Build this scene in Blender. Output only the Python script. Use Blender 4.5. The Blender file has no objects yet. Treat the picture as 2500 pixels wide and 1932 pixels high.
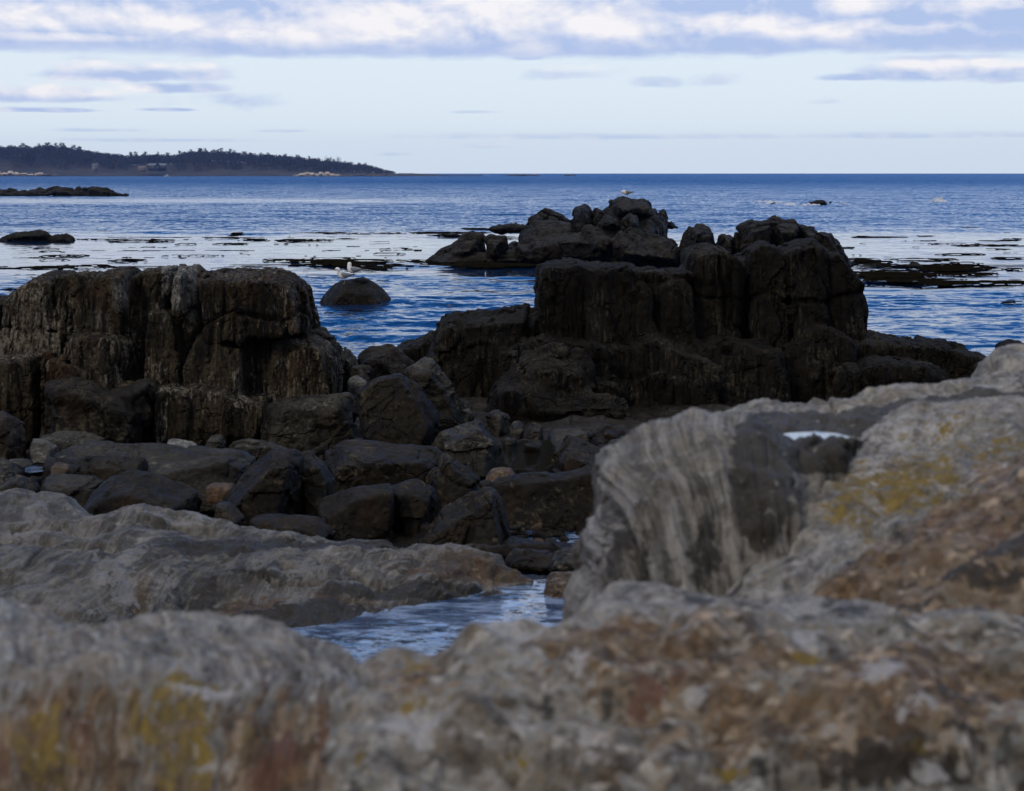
import bpy, math, random
import numpy as np
from mathutils import Vector
R_ = math.radians
rng = np.random.RandomState(11)
random.seed(5)

# ------------------------------------------------------------------ frame of reference
# the photograph is 2500 x 1932; eye level sits at row 424; eye height above the sea 3.86 m
FPX, U0, V0, EYE = 4000.0, 1250.0, 424.0, 3.86
def at(u, v, d):
    return ((u - U0) * d / FPX, d, EYE - (v - V0) * d / FPX)
def sea_d(v): return EYE * FPX / (v - V0)
# coordinates read off enlarged parts of the photograph
def z1(x, y): return (.4579 * x, 320 + .4579 * y)
def z2(x, y): return (1000 + .6868 * x, 420 + .6868 * y)
def z3(x, y): return (.4121 * x, 620 + .4121 * y)
def z4(x, y): return (780 + .4212 * x, 720 + .4212 * y)
def za(x, y): return (1150 + .3205 * x, 450 + .3205 * y)
def zb(x, y): return (1800 + .3205 * x, 440 + .3205 * y)
def zc(x, y): return (.2564 * x, 330 + .2564 * y)
def PL(z, *pts): return [z(*p) for p in pts]

scene = bpy.context.scene
COL = scene.collection

# ------------------------------------------------------------------ noise
_rs = np.random.RandomState(3)
_pm = _rs.permutation(256).astype(np.int32); _pm = np.concatenate([_pm, _pm, _pm[:2]])
_vl = _rs.uniform(-1, 1, 512).astype(np.float32)
def vnoise(p):
    p = np.asarray(p, np.float32)
    fl = np.floor(p); f = p - fl; i = fl.astype(np.int32) & 255
    f = f * f * f * (f * (f * 6 - 15) + 10)
    x, y, z = i[:, 0], i[:, 1], i[:, 2]
    A0 = _pm[x]; A1 = _pm[x + 1]
    def h(a, dy, dz): return _vl[_pm[(_pm[(a + y + dy) & 255] + z + dz) & 255]]
    fx, fy, fz = f[:, 0], f[:, 1], f[:, 2]
    a = h(A0, 0, 0); a = a + (h(A1, 0, 0) - a) * fx
    b = h(A0, 1, 0); b = b + (h(A1, 1, 0) - b) * fx
    c = h(A0, 0, 1); c = c + (h(A1, 0, 1) - c) * fx
    d = h(A0, 1, 1); d = d + (h(A1, 1, 1) - d) * fx
    a = a + (b - a) * fy; c = c + (d - c) * fy
    return a + (c - a) * fz
def fbm(p, o=4, g=.5, l=2.03):
    s = 0; a = 1; p = np.asarray(p, np.float32)
    for k in range(o):
        s = s + a * vnoise(p + 17.3 * k); p = p * l; a *= g
    return s
def ridged(p, o=4, g=.5, l=2.1):
    s = 0; a = 1; p = np.asarray(p, np.float32)
    for k in range(o):
        s = s + a * (1 - 2 * np.abs(vnoise(p + 9.7 * k))); p = p * l; a *= g
    return s

def chisel(P, cell, tilt=.35, seed=0):
    """broken-face relief: every random cell is a plane of its own. Returns offsets in units of the cell"""
    q = (P / np.array(cell, np.float32) + seed * 1.37).astype(np.float32)
    q = q + .11 * np.stack([vnoise(q * 1.9 + 3), vnoise(q * 1.9 + 41), vnoise(q * 1.9 + 77)], 1)
    i = np.floor(q).astype(np.int32)
    best = np.full(len(q), 1e9, np.float32); res = np.zeros(len(q), np.float32)
    for a in (-1, 0, 1):
        for b in (-1, 0, 1):
            for c in (-1, 0, 1):
                ii = i + np.array([a, b, c], np.int32); j = ii & 255
                h = _pm[(_pm[(_pm[j[:, 0]] + j[:, 1]) & 255] + j[:, 2]) & 255]
                r = [_vl[(h * 7 + k * 31) & 511] for k in range(7)]
                e = q - ii - .5 - .42 * np.stack(r[:3], 1)
                d = (e * e).sum(1); m = d < best
                best[m] = d[m]
                res[m] = (r[3] * .5 + tilt * 2 * (r[4] * e[:, 0] + r[5] * e[:, 1] + r[6] * e[:, 2]))[m]
    return res

# ------------------------------------------------------------------ objects
def link(name, me, mat=None, parent=None, loc=(0, 0, 0), smooth=True):
    o = bpy.data.objects.new(name, me); COL.objects.link(o)
    o.location = loc
    if parent is not None: o.parent = parent
    if mat is not None: me.materials.append(mat)
    if smooth: me.polygons.foreach_set('use_smooth', np.ones(len(me.polygons), bool))
    return o
def mesh_np(name, V, Q):
    """Q: (n,4) or (n,3) index array"""
    V = np.asarray(V, np.float32); Q = np.asarray(Q, np.int32); k = Q.shape[1]
    me = bpy.data.meshes.new(name)
    me.vertices.add(len(V)); me.vertices.foreach_set('co', V.ravel())
    me.loops.add(Q.size); me.loops.foreach_set('vertex_index', Q.ravel())
    me.polygons.add(len(Q)); me.polygons.foreach_set('loop_start', np.arange(0, Q.size, k, dtype=np.int32))
    me.update(calc_edges=True); me.validate()
    return me
def normals(me):
    n = np.empty(len(me.vertices) * 3, np.float32); me.vertex_normals.foreach_get('vector', n); return n.reshape(-1, 3)
def coords(me):
    n = np.empty(len(me.vertices) * 3, np.float32); me.vertices.foreach_get('co', n); return n.reshape(-1, 3)
def setco(me, V):
    me.vertices.foreach_set('co', np.asarray(V, np.float32).ravel()); me.update()
def attr(me, name, val):
    a = me.attributes.new(name, 'FLOAT', 'POINT'); a.data.foreach_set('value', np.asarray(val, np.float32))
def tag(o, label=None, cat=None, group=None, kind=None):
    if label: o['label'] = label
    if cat: o['category'] = cat
    if group: o['group'] = group
    if kind: o['kind'] = kind
    return o
def empty(name, loc, label, cat, group=None, rz=0):
    o = bpy.data.objects.new(name, None); COL.objects.link(o); o.location = loc; o.rotation_euler = (0, 0, rz)
    o.empty_display_size = .2
    return tag(o, label, cat, group)

# ------------------------------------------------------------------ node helper
class NT:
    def __init__(s, tree): s.t = tree; s.n = tree.nodes; s.l = tree.links
    def new(s, typ, **kw):
        n = s.n.new(typ)
        for k, v in kw.items(): setattr(n, k, v)
        return n
    def put(s, sock, v):
        if isinstance(v, bpy.types.NodeSocket): s.l.new(v, sock)
        elif v is not None: sock.default_value = v
    def m(s, op, a, b=None, c=None, clamp=False):
        n = s.new('ShaderNodeMath', operation=op, use_clamp=clamp)
        for i, v in enumerate((a, b, c)):
            if v is not None: s.put(n.inputs[i], v)
        return n.outputs[0]
    def mix(s, f, a, b, typ='MIX'):
        n = s.new('ShaderNodeMix', data_type='RGBA', blend_type=typ)
        s.put(n.inputs[0], f)
        for i, v in ((6, a), (7, b)):
            if isinstance(v, tuple) and len(v) == 3: v = v + (1,)
            s.put(n.inputs[i], v)
        return n.outputs[2]
    def noise(s, vec, scale=1, detail=4, rough=.5, dist=0, dim='3D'):
        n = s.new('ShaderNodeTexNoise', noise_dimensions=dim)
        s.put(n.inputs['Vector'], vec); n.inputs['Scale'].default_value = scale
        n.inputs['Detail'].default_value = detail; n.inputs['Roughness'].default_value = rough
        n.inputs['Distortion'].default_value = dist
        return n.outputs['Fac']
    def vor(s, vec, scale=1, feature='F1'):
        n = s.new('ShaderNodeTexVoronoi', feature=feature)
        s.put(n.inputs['Vector'], vec); n.inputs['Scale'].default_value = scale
        return n.outputs[0]
    def map(s, vec, scale=(1, 1, 1), loc=(0, 0, 0), rot=(0, 0, 0)):
        n = s.new('ShaderNodeMapping'); s.put(n.inputs[0], vec)
        n.inputs[1].default_value = loc; n.inputs[2].default_value = rot; n.inputs[3].default_value = scale
        return n.outputs[0]
    def st(s, x, lo, hi, smooth=True):
        n = s.new('ShaderNodeMapRange', interpolation_type='SMOOTHSTEP' if smooth else 'LINEAR')
        s.put(n.inputs[0], x); s.put(n.inputs[1], lo); s.put(n.inputs[2], hi)
        return n.outputs[0]
    def attr(s, name): return s.new('ShaderNodeAttribute', attribute_name=name).outputs['Fac']
    def bump(s, h, strength=.5, dist=.02, normal=None):
        n = s.new('ShaderNodeBump'); n.inputs['Strength'].default_value = strength; n.inputs['Distance'].default_value = dist
        s.put(n.inputs['Height'], h)
        if normal is not None: s.put(n.inputs['Normal'], normal)
        return n.outputs[0]
def new_mat(name):
    m = bpy.data.materials.new(name); m.use_nodes = True
    t = NT(m.node_tree); b = m.node_tree.nodes['Principled BSDF']
    return m, t, b
def simple_mat(name, col, rough=.7, var=.25, scale=8., bump=0.):
    m, t, b = new_mat(name)
    tc = t.new('ShaderNodeTexCoord').outputs['Object']
    n = t.noise(tc, scale, 5, .6)
    c2 = tuple(c * (1 - var) for c in col); c1 = tuple(min(1, c * (1 + var)) for c in col)
    t.put(b.inputs['Base Color'], t.mix(t.st(n, .3, .7), c2, c1))
    b.inputs['Roughness'].default_value = rough
    if bump: t.put(b.inputs['Normal'], t.bump(n, .6, bump))
    return m

# ------------------------------------------------------------------ rock solids: union of convex blocks -> surface net
def hull2(pts):
    pts = sorted(set((round(float(x), 5), round(float(y), 5)) for x, y in pts))
    def half(ps):
        out = []
        for p in ps:
            while len(out) > 1 and (out[-1][0]-out[-2][0])*(p[1]-out[-2][1]) - (out[-1][1]-out[-2][1])*(p[0]-out[-2][0]) <= 0: out.pop()
            out.append(p)
        return out
    a = half(pts); b = half(pts[::-1])
    return np.array(a[:-1] + b[:-1])
def block(poly, d, t, seed=0, tilt=(12, 38), front=2, lean=0., down=None):
    """convex block: outline POLY (photo px) seen at distance D, thickness T. Returns planes (n, c): n.p <= c"""
    r = np.random.RandomState(seed * 7 + 13)
    P = np.array([at(u, v, d) for u, v in poly])
    h = hull2(P[:, [0, 2]])
    if down is not None:       # carry the foot of the block into the ground
        lo = h[:, 1].min(); h = hull2(np.vstack([h, [[h[:, 0].min() * .9 + h[:, 0].max() * .1, lo - down], [h[:, 0].max() * .9 + h[:, 0].min() * .1, lo - down]]]))
    cen = h.mean(0); N = []; C = []
    for k in range(len(h)):
        a, b = h[k], h[(k + 1) % len(h)]
        e = b - a; L = np.hypot(*e)
        if L < 1e-6: continue
        nx, nz = e[1] / L, -e[0] / L
        if nx * (a[0] - cen[0]) + nz * (a[1] - cen[1]) < 0: nx, nz = -nx, -nz
        for sgn in (-1, 1):
            al = math.radians(r.uniform(*tilt)) * (.75 if sgn < 0 else 1)
            n = np.array([nx * math.cos(al), sgn * math.sin(al), nz * math.cos(al)])
            N.append(n); C.append(n @ np.array([a[0], d, a[1]]))
    W = h[:, 0].max() - h[:, 0].min()
    for k in range(front):     # facets toward and away from the eye
        for sgn in (-1, 1):
            n = np.array([r.uniform(-.35, .35), sgn, r.uniform(.0, .35) + lean * (sgn < 0)]); n /= np.linalg.norm(n)
            q = np.array([cen[0] + r.uniform(-.25, .25) * W, d + sgn * t * .5 * r.uniform(.75, 1.), cen[1] + r.uniform(-.2, .2) * W])
            N.append(n); C.append(n @ q)
    lo = np.array([h[:, 0].min(), d - t * .62, h[:, 1].min()]); hi = np.array([h[:, 0].max(), d + t * .62, h[:, 1].max()])
    return np.array(N, np.float32), np.array(C, np.float32), lo, hi

def surface_net(S, org, h):
    nx, ny, nz = S.shape
    neg = S < 0
    c = np.zeros((nx - 1, ny - 1, nz - 1), np.int8)
    for i in (0, 1):
        for j in (0, 1):
            for k in (0, 1): c += neg[i:nx - 1 + i, j:ny - 1 + j, k:nz - 1 + k]
    act = np.argwhere((c > 0) & (c < 8))
    idx = -np.ones(c.shape, np.int32); idx[act[:, 0], act[:, 1], act[:, 2]] = np.arange(len(act))
    acc = np.zeros((len(act), 3), np.float32); cnt = np.zeros(len(act), np.float32)
    cor = [(i, j, k) for i in (0, 1) for j in (0, 1) for k in (0, 1)]
    val = {q: S[act[:, 0] + q[0], act[:, 1] + q[1], act[:, 2] + q[2]] for q in cor}
    for a in cor:
        for ax in range(3):
            if a[ax]: continue
            b = list(a); b[ax] = 1; b = tuple(b)
            va, vb = val[a], val[b]; m = (va < 0) != (vb < 0)
            t = np.where(m, va / np.where(m, va - vb, 1), 0)
            for q in range(3): acc[:, q] += np.where(m, a[q] + (t if q == ax else 0), 0)
            cnt += m
    V = (act + acc / cnt[:, None]) * h + org
    quads = []
    for ax in range(3):
        o1, o2 = [(1, 2), (2, 0), (0, 1)][ax]
        sl0 = [slice(1, n - 1) for n in S.shape]; sl0[ax] = slice(0, S.shape[ax] - 1)
        sl1 = list(sl0); sl1[ax] = slice(1, S.shape[ax])
        A = neg[tuple(sl0)]; B = neg[tuple(sl1)]
        for flip, m in ((False, A & ~B), (True, ~A & B)):
            e = np.argwhere(m)
            if not len(e): continue
            off = np.ones(3, int); off[ax] = 0
            e = e + off
            def cell(d1, d2):
                q = e.copy(); q[:, o1] -= d1; q[:, o2] -= d2
                return idx[q[:, 0], q[:, 1], q[:, 2]]
            f = np.stack([cell(1, 1), cell(0, 1), cell(0, 0), cell(1, 0)], 1)
            if flip: f = f[:, ::-1]
            quads.append(f)
    Q = np.concatenate(quads); Q = Q[(Q >= 0).all(1)]
    return V, Q

def rock_geo(blocks, vox, k=.03, amp=.08, L=.5, crack=None, crack_d=.08, strata=None, fine=(.02, .12), zmin=-.6, seed=0):
    """blocks: list from block(). strata: (amp, (fx,fy,fz)) anisotropic grooves. returns world V, Q"""
    lo = np.min([b[2] for b in blocks], 0) - 3.5 * vox - amp; hi = np.max([b[3] for b in blocks], 0) + 3.5 * vox + amp
    lo[2] = max(lo[2], zmin)
    n = np.ceil((hi - lo) / vox).astype(int) + 1
    X = [(lo[q] + vox * np.arange(n[q])).astype(np.float32) for q in range(3)]
    S = np.full(tuple(n), 9., np.float32)
    for N, C, bl, bh in blocks:
        i0 = [max(0, int((bl[q] - .5 - lo[q]) / vox)) for q in range(3)]; i1 = [min(n[q], int((bh[q] + .5 - lo[q]) / vox) + 2) for q in range(3)]
        if any(i1[q] <= i0[q] for q in range(3)): continue
        x = X[0][i0[0]:i1[0]][:, None, None]; y = X[1][i0[1]:i1[1]][None, :, None]; z = X[2][i0[2]:i1[2]][None, None, :]
        s = None
        for nn, c in zip(N, C):
            p = nn[0] * x + nn[1] * y + nn[2] * z - c
            if s is None: s = p
            else:
                dlt = np.abs(s - p); s = np.maximum(s, p); m = dlt < 6 * k
                s = s + np.where(m, k * np.log1p(np.exp(-np.minimum(dlt, 6 * k) / k)), 0)
        sub = S[i0[0]:i1[0], i0[1]:i1[1], i0[2]:i1[2]]
        np.minimum(sub, s, out=sub)
    S = np.maximum(S, (lo[2] + 1.5 * vox) - X[2][None, None, :]).astype(np.float32)
    band = np.argwhere(np.abs(S) < .45 + amp)
    P = (band * vox + lo).astype(np.float32)
    so = np.float32(seed * 3.77)
    d = amp * fbm(P / L + so, 4)
    if crack is not None:
        for ci, fr in enumerate(crack):
            q = P * np.array(fr, np.float32) + so + 5.1 * ci
            q[:, 0] += .2 * vnoise(P * 1.7 + ci); q[:, 2] += .2 * vnoise(P * 2.1 + 4 + ci)
            v = vnoise(q)
            d = d + crack_d * np.exp(-(v / .04) ** 2) * np.clip(.6 + 1.2 * vnoise(P * .9 + 31 * ci), 0, 1)
    if strata is not None:
        sa, sf = strata
        d = d + sa * ridged(P * np.array(sf, np.float32) + so, 3)
    d = d - d.mean() - .8 * k
    S[band[:, 0], band[:, 1], band[:, 2]] += d.astype(np.float32)
    S[[0, -1]] = 9; S[:, [0, -1]] = 9; S[:, :, [0, -1]] = 9
    return surface_net(S, lo, vox)
def add_fine(me, fine, seed, strata=None, chis=()):
    V = coords(me); N = normals(me)
    if chis:
        V = V + N * ((1 - .7 * np.clip(N[:, 2], 0, 1)) * sum(a * chisel(V, c, seed=seed + 3 * k) for k, (a, c) in enumerate(chis)))[:, None]
        setco(me, V); N = normals(me)
    fa, fl = fine
    d = fa * fbm(V / fl + seed, 4, .55)
    if strata is not None: d = d + strata[0] * ridged(V * np.array(strata[1], np.float32) + seed, 3, .6)
    setco(me, V + N * d[:, None])
def rock(name, blocks, mat, label, cat='rock', vox=.04, fine=(.02, .14), fstrata=None, chis=None, seed=0, group=None, pale=None, sharp=30, **kw):
    try: V, Q = rock_geo(blocks, vox, seed=seed, **kw)
    except ValueError as ex: print('EMPTY', label); return None
    base = np.array([V[:, 0].mean(), V[:, 1].mean(), V[:, 2].min()])
    me = mesh_np(name, V - base, Q)
    if chis is None: chis = ((vox * 1.8, (vox * 18,) * 3), (vox * .6, (vox * 7,) * 3))
    add_fine(me, fine, seed * 1.3, fstrata, chis)
    me.set_sharp_from_angle(angle=R_(sharp))
    if pale:
        V = coords(me) + base.astype(np.float32); pu = U0 + V[:, 0] / V[:, 1] * FPX; pv = V0 + (EYE - V[:, 2]) / V[:, 1] * FPX; w = np.zeros(len(V))
        for (cu, cv_, ru, rv, wt_) in pale: w = np.maximum(w, wt_ * np.clip(1.3 - np.maximum(np.abs(pu - cu) / ru, np.abs(pv - cv_) / rv), 0, 1))
        attr(me, 'pale', w)
    o = link(name, me, mat, loc=tuple(base))
    return tag(o, label, cat, group)
def top_z(o, x, y, r=.06):
    V = coords(o.data) + np.array(o.location, np.float32)
    m = (V[:, 0] - x) ** 2 + (V[:, 1] - y) ** 2 < r * r
    return float(V[m, 2].max()) if m.any() else None

# ------------------------------------------------------------------ water-worn ledges: lofted sheets with depth
def cat1(t, T, P):
    """Catmull-Rom through P at params T"""
    T = np.asarray(T, float); P = np.asarray(P, float)
    M = np.gradient(P, T, axis=0) if len(T) > 2 else np.repeat(((P[-1] - P[0]) / (T[-1] - T[0]))[None], len(T), 0)
    i = np.clip(np.searchsorted(T, t) - 1, 0, len(T) - 2)
    h = (T[i + 1] - T[i]); s = (t - T[i]) / h
    s = s[:, None]; h = h[:, None]
    return (2*s**3-3*s**2+1)*P[i] + (s**3-2*s**2+s)*h*M[i] + (-2*s**3+3*s**2)*P[i+1] + (s**3-s**2)*h*M[i+1]
def ledge(name, rows, mat, label, nu=300, nv=220, cat='rock', amp=.05, L=.6, streak=(.012, 9, 1.2), fine=(.008, .07), seed=0, skew=0., masks=None, back=(.5, .7), foot=1.0, roundback=.25, wobble=.12, flare=.18, creases=(((2.6, 2.6, 2.2), .035, .05), ((6.5, 6.5, 4.), .012, .06))):
    """rows from the crest down; each a list of (u, v, d)"""
    G = []
    for row in rows:
        a = np.array(row, float)
        d = np.r_[0, np.cumsum(np.hypot(np.diff(a[:, 0]), np.diff(a[:, 1])))]; d /= d[-1]
        G.append(cat1(np.linspace(0, 1, nu), d, a))
    G = np.array(G)                                        # rows, nu, (u,v,d)
    W = np.stack([(G[..., 0] - U0) * G[..., 2] / FPX, G[..., 2], EYE - (G[..., 1] - V0) * G[..., 2] / FPX], -1)
    # the back of the rock falls away behind the crest
    b = W[0]; by, bz = back
    extra = [b + np.array([0, by * f, -bz * g]) for f, g in ((1.3, 1.6), (1., .9), (.65, .42), (roundback, .09))]
    foot_row = W[-1] + np.array([0, -.05, -foot])
    rowsW = np.array(extra + list(W) + [foot_row])
    seg = np.linalg.norm(np.diff(rowsW, axis=0), axis=2).mean(1); T = np.r_[0, np.cumsum(np.maximum(seg, .02))]
    tt = np.linspace(0, T[-1], nv)
    flat = cat1(tt, T, rowsW.reshape(len(rowsW), -1)).reshape(nv, nu, 3)
    # rocks that leave the picture go on beyond it
    for sd in (-1, 1):
        if (G[0, 0, 0] < -100 if sd < 0 else G[0, -1, 0] > 2600):
            c = flat[:, 0] if sd < 0 else flat[:, -1]; ks = np.arange(1, 49) * .055 * max(1, W[0, 0, 1] / 8)
            ex = np.stack([c + np.stack([np.full(nv, sd * q), .10 * q * np.ones(nv), .16 * fbm(np.stack([np.full(nv, q * .9), np.arange(nv) * .012, np.full(nv, seed)], 1), 2) * min(1, q)], 1) for q in ks], 1)
            flat = np.concatenate([ex[:, ::-1], flat], 1) if sd < 0 else np.concatenate([flat, ex], 1)
    # ends close over too
    e = np.linspace(0, 1, 6)[1:]
    def side(c, s): return np.stack([c + np.array([s * flare * math.sin(q * 1.57), .1 * q, -.02 - .9 * q ** 1.6]) for q in e], 1)
    wl = side(flat[:, 0], -1)[:, ::-1]; wr = side(flat[:, -1], 1)
    A = np.concatenate([wl, flat, wr], 1)
    n1, n0 = A.shape[0], A.shape[1]
    V = A.reshape(-1, 3)
    I = np.arange(n1 * n0).reshape(n1, n0)
    Q = np.stack([I[1:, :-1], I[1:, 1:], I[:-1, 1:], I[:-1, :-1]], -1).reshape(-1, 4)
    ul = np.concatenate([np.zeros((n1, 1)), np.cumsum(np.linalg.norm(np.diff(A, axis=1), axis=2), 1)], 1)
    ul = np.repeat(np.cumsum(np.r_[0, np.linalg.norm(np.diff(A, axis=1), axis=2).mean(0)])[None], n1, 0)
    vl = np.repeat(np.cumsum(np.r_[0, np.linalg.norm(np.diff(A, axis=0), axis=2).mean(1)])[:, None], n0, 1)
    uu = (ul + skew * vl).ravel(); vv = vl.ravel()
    base = np.array([V[:, 0].mean(), V[:, 1].mean(), V[:, 2].min()])
    me = mesh_np(name, V - base, Q)
    N = normals(me); P = V.astype(np.float32)
    UV = np.stack([uu, vv, np.full_like(uu, seed)], 1).astype(np.float32)
    wob = wobble * fbm(P * 1.3 + seed, 3)
    sa, su, sv = streak
    q = UV * np.array([su, sv, 1], np.float32); q[:, 0] += wob * su
    steep = np.clip(1.25 - N[:, 2], .25, 1)
    d = amp * fbm(P / L + seed, 4) + sa * steep * ridged(q, 4, .6) + fine[0] * fbm(P / fine[1] + seed, 4, .6)
    # joints and worn creases
    for ci, (fr, dep, wd) in enumerate(creases):
        qq = P * np.array(fr, np.float32) + seed * 1.9 + 7 * ci
        qq = qq + .3 * np.stack([vnoise(P * 3.1 + 2), vnoise(P * 3.1 + 22), vnoise(P * 3.1 + 52)], 1)
        v = vnoise(qq); d = d - dep * np.exp(-(v / wd) ** 2) * np.clip(.25 + 1.5 * vnoise(P * 1.6 + 60 + ci), 0, 1)
    d = d + amp * .35 * fbm(P / (L * .32) + seed + 5, 4, .55)
    V2 = V + N * d[:, None]
    setco(me, V2 - base)
    uvl = me.uv_layers.new(name='UVMap'); vi = np.empty(len(me.loops), np.int32); me.loops.foreach_get('vertex_index', vi)
    uvl.data.foreach_set('uv', np.stack([uu + wob, vv], 1)[vi].astype(np.float32).ravel())
    # stains where lichen, rust and pale crust grow; dark also paints shade in recesses
    pu = U0 + V[:, 0] / V[:, 1] * FPX; pv = V0 + (EYE - V[:, 2]) / V[:, 1] * FPX
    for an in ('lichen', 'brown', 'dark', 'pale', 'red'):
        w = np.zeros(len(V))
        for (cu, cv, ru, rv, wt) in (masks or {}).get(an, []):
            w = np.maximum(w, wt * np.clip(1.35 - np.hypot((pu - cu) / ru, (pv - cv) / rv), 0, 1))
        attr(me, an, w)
    o = link(name, me, mat, loc=tuple(base))
    return tag(o, label, cat)
# ------------------------------------------------------------------ camera
cam = bpy.data.cameras.new('camera'); cam_o = bpy.data.objects.new('camera', cam); COL.objects.link(cam_o)
cam.sensor_width = 36; cam.lens = FPX / 2500 * 36
cam.shift_y = -(966 - V0) / 2500
cam_o.location = (0, 0, EYE); cam_o.rotation_euler = (R_(90), 0, 0)
cam.clip_start = .05; cam.clip_end = 200000
cam.dof.use_dof = True; cam.dof.focus_distance = 42
APERTURE = .0168
cam.dof.aperture_fstop = cam.lens / 1000 / APERTURE
scene.camera = cam_o
scene.view_settings.view_transform = 'Standard'; scene.view_settings.look = 'None'
scene.view_settings.exposure = 0; scene.view_settings.gamma = 1
scene.cycles.use_denoising = True
scene.cycles.max_bounces = 6; scene.cycles.diffuse_bounces = 3; scene.cycles.glossy_bounces = 4
scene.cycles.volume_bounces = 0
scene.cycles.caustics_reflective = False; scene.cycles.caustics_refractive = False

# ------------------------------------------------------------------ light: veiled sun behind the photographer, sky with a cloud bank, plus unseen cloud layers shaping the light
SUN_EL, SUN_AZ = 33.0, 217.0
sun = bpy.data.lights.new('sun', 'SUN'); sun.energy = 1.1; sun.angle = R_(10); sun.color = (1, .86, .68)
sun_o = bpy.data.objects.new('sun', sun); COL.objects.link(sun_o)
sun_o.rotation_euler = (R_(90 - SUN_EL), 0, R_(180 - SUN_AZ))     # the sun stands behind the photographer, to the left

world = bpy.data.worlds.new('World'); scene.world = world; world.use_nodes = True
wt = NT(world.node_tree); wt.n.clear()
out = wt.new('ShaderNodeOutputWorld')
sky = wt.new('ShaderNodeTexSky', sky_type='NISHITA', sun_disc=False)
sky.sun_elevation = R_(SUN_EL); sky.sun_rotation = R_(SUN_AZ); sky.altitude = 0; sky.air_density = 1.0; sky.dust_density = .3; sky.ozone_density = 3.0
skyc = wt.new('ShaderNodeHueSaturation'); skyc.inputs['Saturation'].default_value = 1.32
wt.put(skyc.inputs['Color'], wt.mix(1.0, sky.outputs[0], (.58, .87, 1.38), 'MULTIPLY'))
bg1 = wt.new('ShaderNodeBackground'); wt.l.new(skyc.outputs[0], bg1.inputs[0]); bg1.inputs[1].default_value = .10
gen = wt.new('ShaderNodeTexCoord').outputs['Generated']
sep = wt.new('ShaderNodeSeparateXYZ'); wt.l.new(gen, sep.inputs[0])
dx, dy, dz = sep.outputs
AZ = wt.m('MULTIPLY', wt.m('ARCTAN2', dx, dy), 4000)                              # bearing, 1/4000 rad
EL = wt.m('MULTIPLY', wt.m('ARCSINE', dz), 4000)                                  # height above the horizon
def bear(u): return math.atan((u - U0) / FPX) * 4000
def elev(v): return (V0 - v)
cv = wt.new('ShaderNodeCombineXYZ'); wt.put(cv.inputs[0], AZ); wt.put(cv.inputs[1], EL)
P0 = cv.outputs[0]
nA = wt.noise(wt.map(P0, (1/175, 1/112, 1)), 1, 8, .52, .2)
nB = wt.noise(wt.map(P0, (1/175, 1/112, 1), (-.07, -.17, 0)), 1, 8, .52, .2)       # the same, seen a little higher: which side faces the light
nC = wt.noise(wt.map(P0, (1/900, 1/110, 1), (7, 3, 0)), 1, 6, .55, .3)
nD = wt.noise(wt.map(P0, (1/120, 1/40, 1), (2, 9, 0)), 1, 6, .62, .4)
nA0 = wt.m('SUBTRACT', nA, .5); nC0 = wt.m('SUBTRACT', nC, .5); nD0 = wt.m('SUBTRACT', nD, .5)
def blob(u, v, ru, up, dn):
    a = wt.m('DIVIDE', wt.m('SUBTRACT', AZ, bear(u)), ru)
    h = wt.m('SUBTRACT', EL, elev(v))
    b = wt.m('ADD', wt.m('DIVIDE', wt.m('MAXIMUM', h, 0), up), wt.m('DIVIDE', wt.m('MINIMUM', h, 0), dn))
    return wt.m('SUBTRACT', 1, wt.m('SQRT', wt.m('ADD', wt.m('MULTIPLY', a, a), wt.m('MULTIPLY', b, b))))
def union(L):
    r = L[0]
    for q in L[1:]: r = wt.m('MAXIMUM', r, q)
    return r
# the bank overhead: flat base about four degrees up, broken higher up
base = wt.m('ADD', 281, wt.m('MULTIPLY', nC0, 34))
bank = wt.m('MINIMUM', wt.m('DIVIDE', wt.m('SUBTRACT', EL, base), 22), 1)
upper = wt.m('MULTIPLY', wt.st(EL, 430, 640), wt.m('ADD', .9, wt.m('MULTIPLY', nA0, -1.4)))
bank = wt.m('SUBTRACT', bank, wt.m('MULTIPLY', upper, 1.6))
low = union([blob(300, 192, 330, 62, 22), blob(120, 246, 240, 45, 16), blob(440, 222, 190, 24, 14), blob(120, 276, 190, 10, 6), blob(420, 272, 110, 7, 5),
             blob(2280, 190, 300, 62, 22), blob(2480, 200, 170, 46, 20), blob(2080, 196, 120, 22, 10), blob(1290, 140, 70, 26, 12)])
faint = union([blob(1370, 185, 170, 40, 22), blob(1605, 205, 95, 24, 14), blob(1745, 204, 95, 34, 18), blob(2010, 252, 60, 12, 10), blob(1150, 274, 100, 9, 7), blob(560, 250, 160, 40, 30)])
thin = union([blob(1500, 336, 700, 16, 7), blob(2250, 336, 520, 14, 7), blob(1190, 357, 75, 16, 8), blob(1620, 368, 50, 10, 5), blob(960, 378, 60, 8, 5), blob(700, 322, 90, 7, 4),
              blob(230, 322, 160, 8, 5), blob(400, 345, 300, 8, 6)])
lowd = wt.m('ADD', low, wt.m('ADD', wt.m('MULTIPLY', nA0, 1.5), wt.m('MULTIPLY', nD0, .5)))
d_bank = wt.st(wt.m('ADD', bank, wt.m('ADD', wt.m('MULTIPLY', nD0, 1.3), wt.m('MULTIPLY', nA0, .8))), -.3, .8)
d_low = wt.m('MULTIPLY', wt.st(lowd, .08, .62), .93)
d_thin = wt.m('MAXIMUM', wt.m('MULTIPLY', wt.st(wt.m('ADD', thin, wt.m('ADD', wt.m('MULTIPLY', nD0, 1.3), wt.m('MULTIPLY', nA0, .8))), .0, .9), .5), wt.m('MULTIPLY', wt.st(wt.m('ADD', faint, wt.m('ADD', wt.m('MULTIPLY', nA0, 2.2), wt.m('MULTIPLY', nD0, 1.6))), .1, .9), .62))
front = wt.st(dy, -.1, .35)
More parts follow.
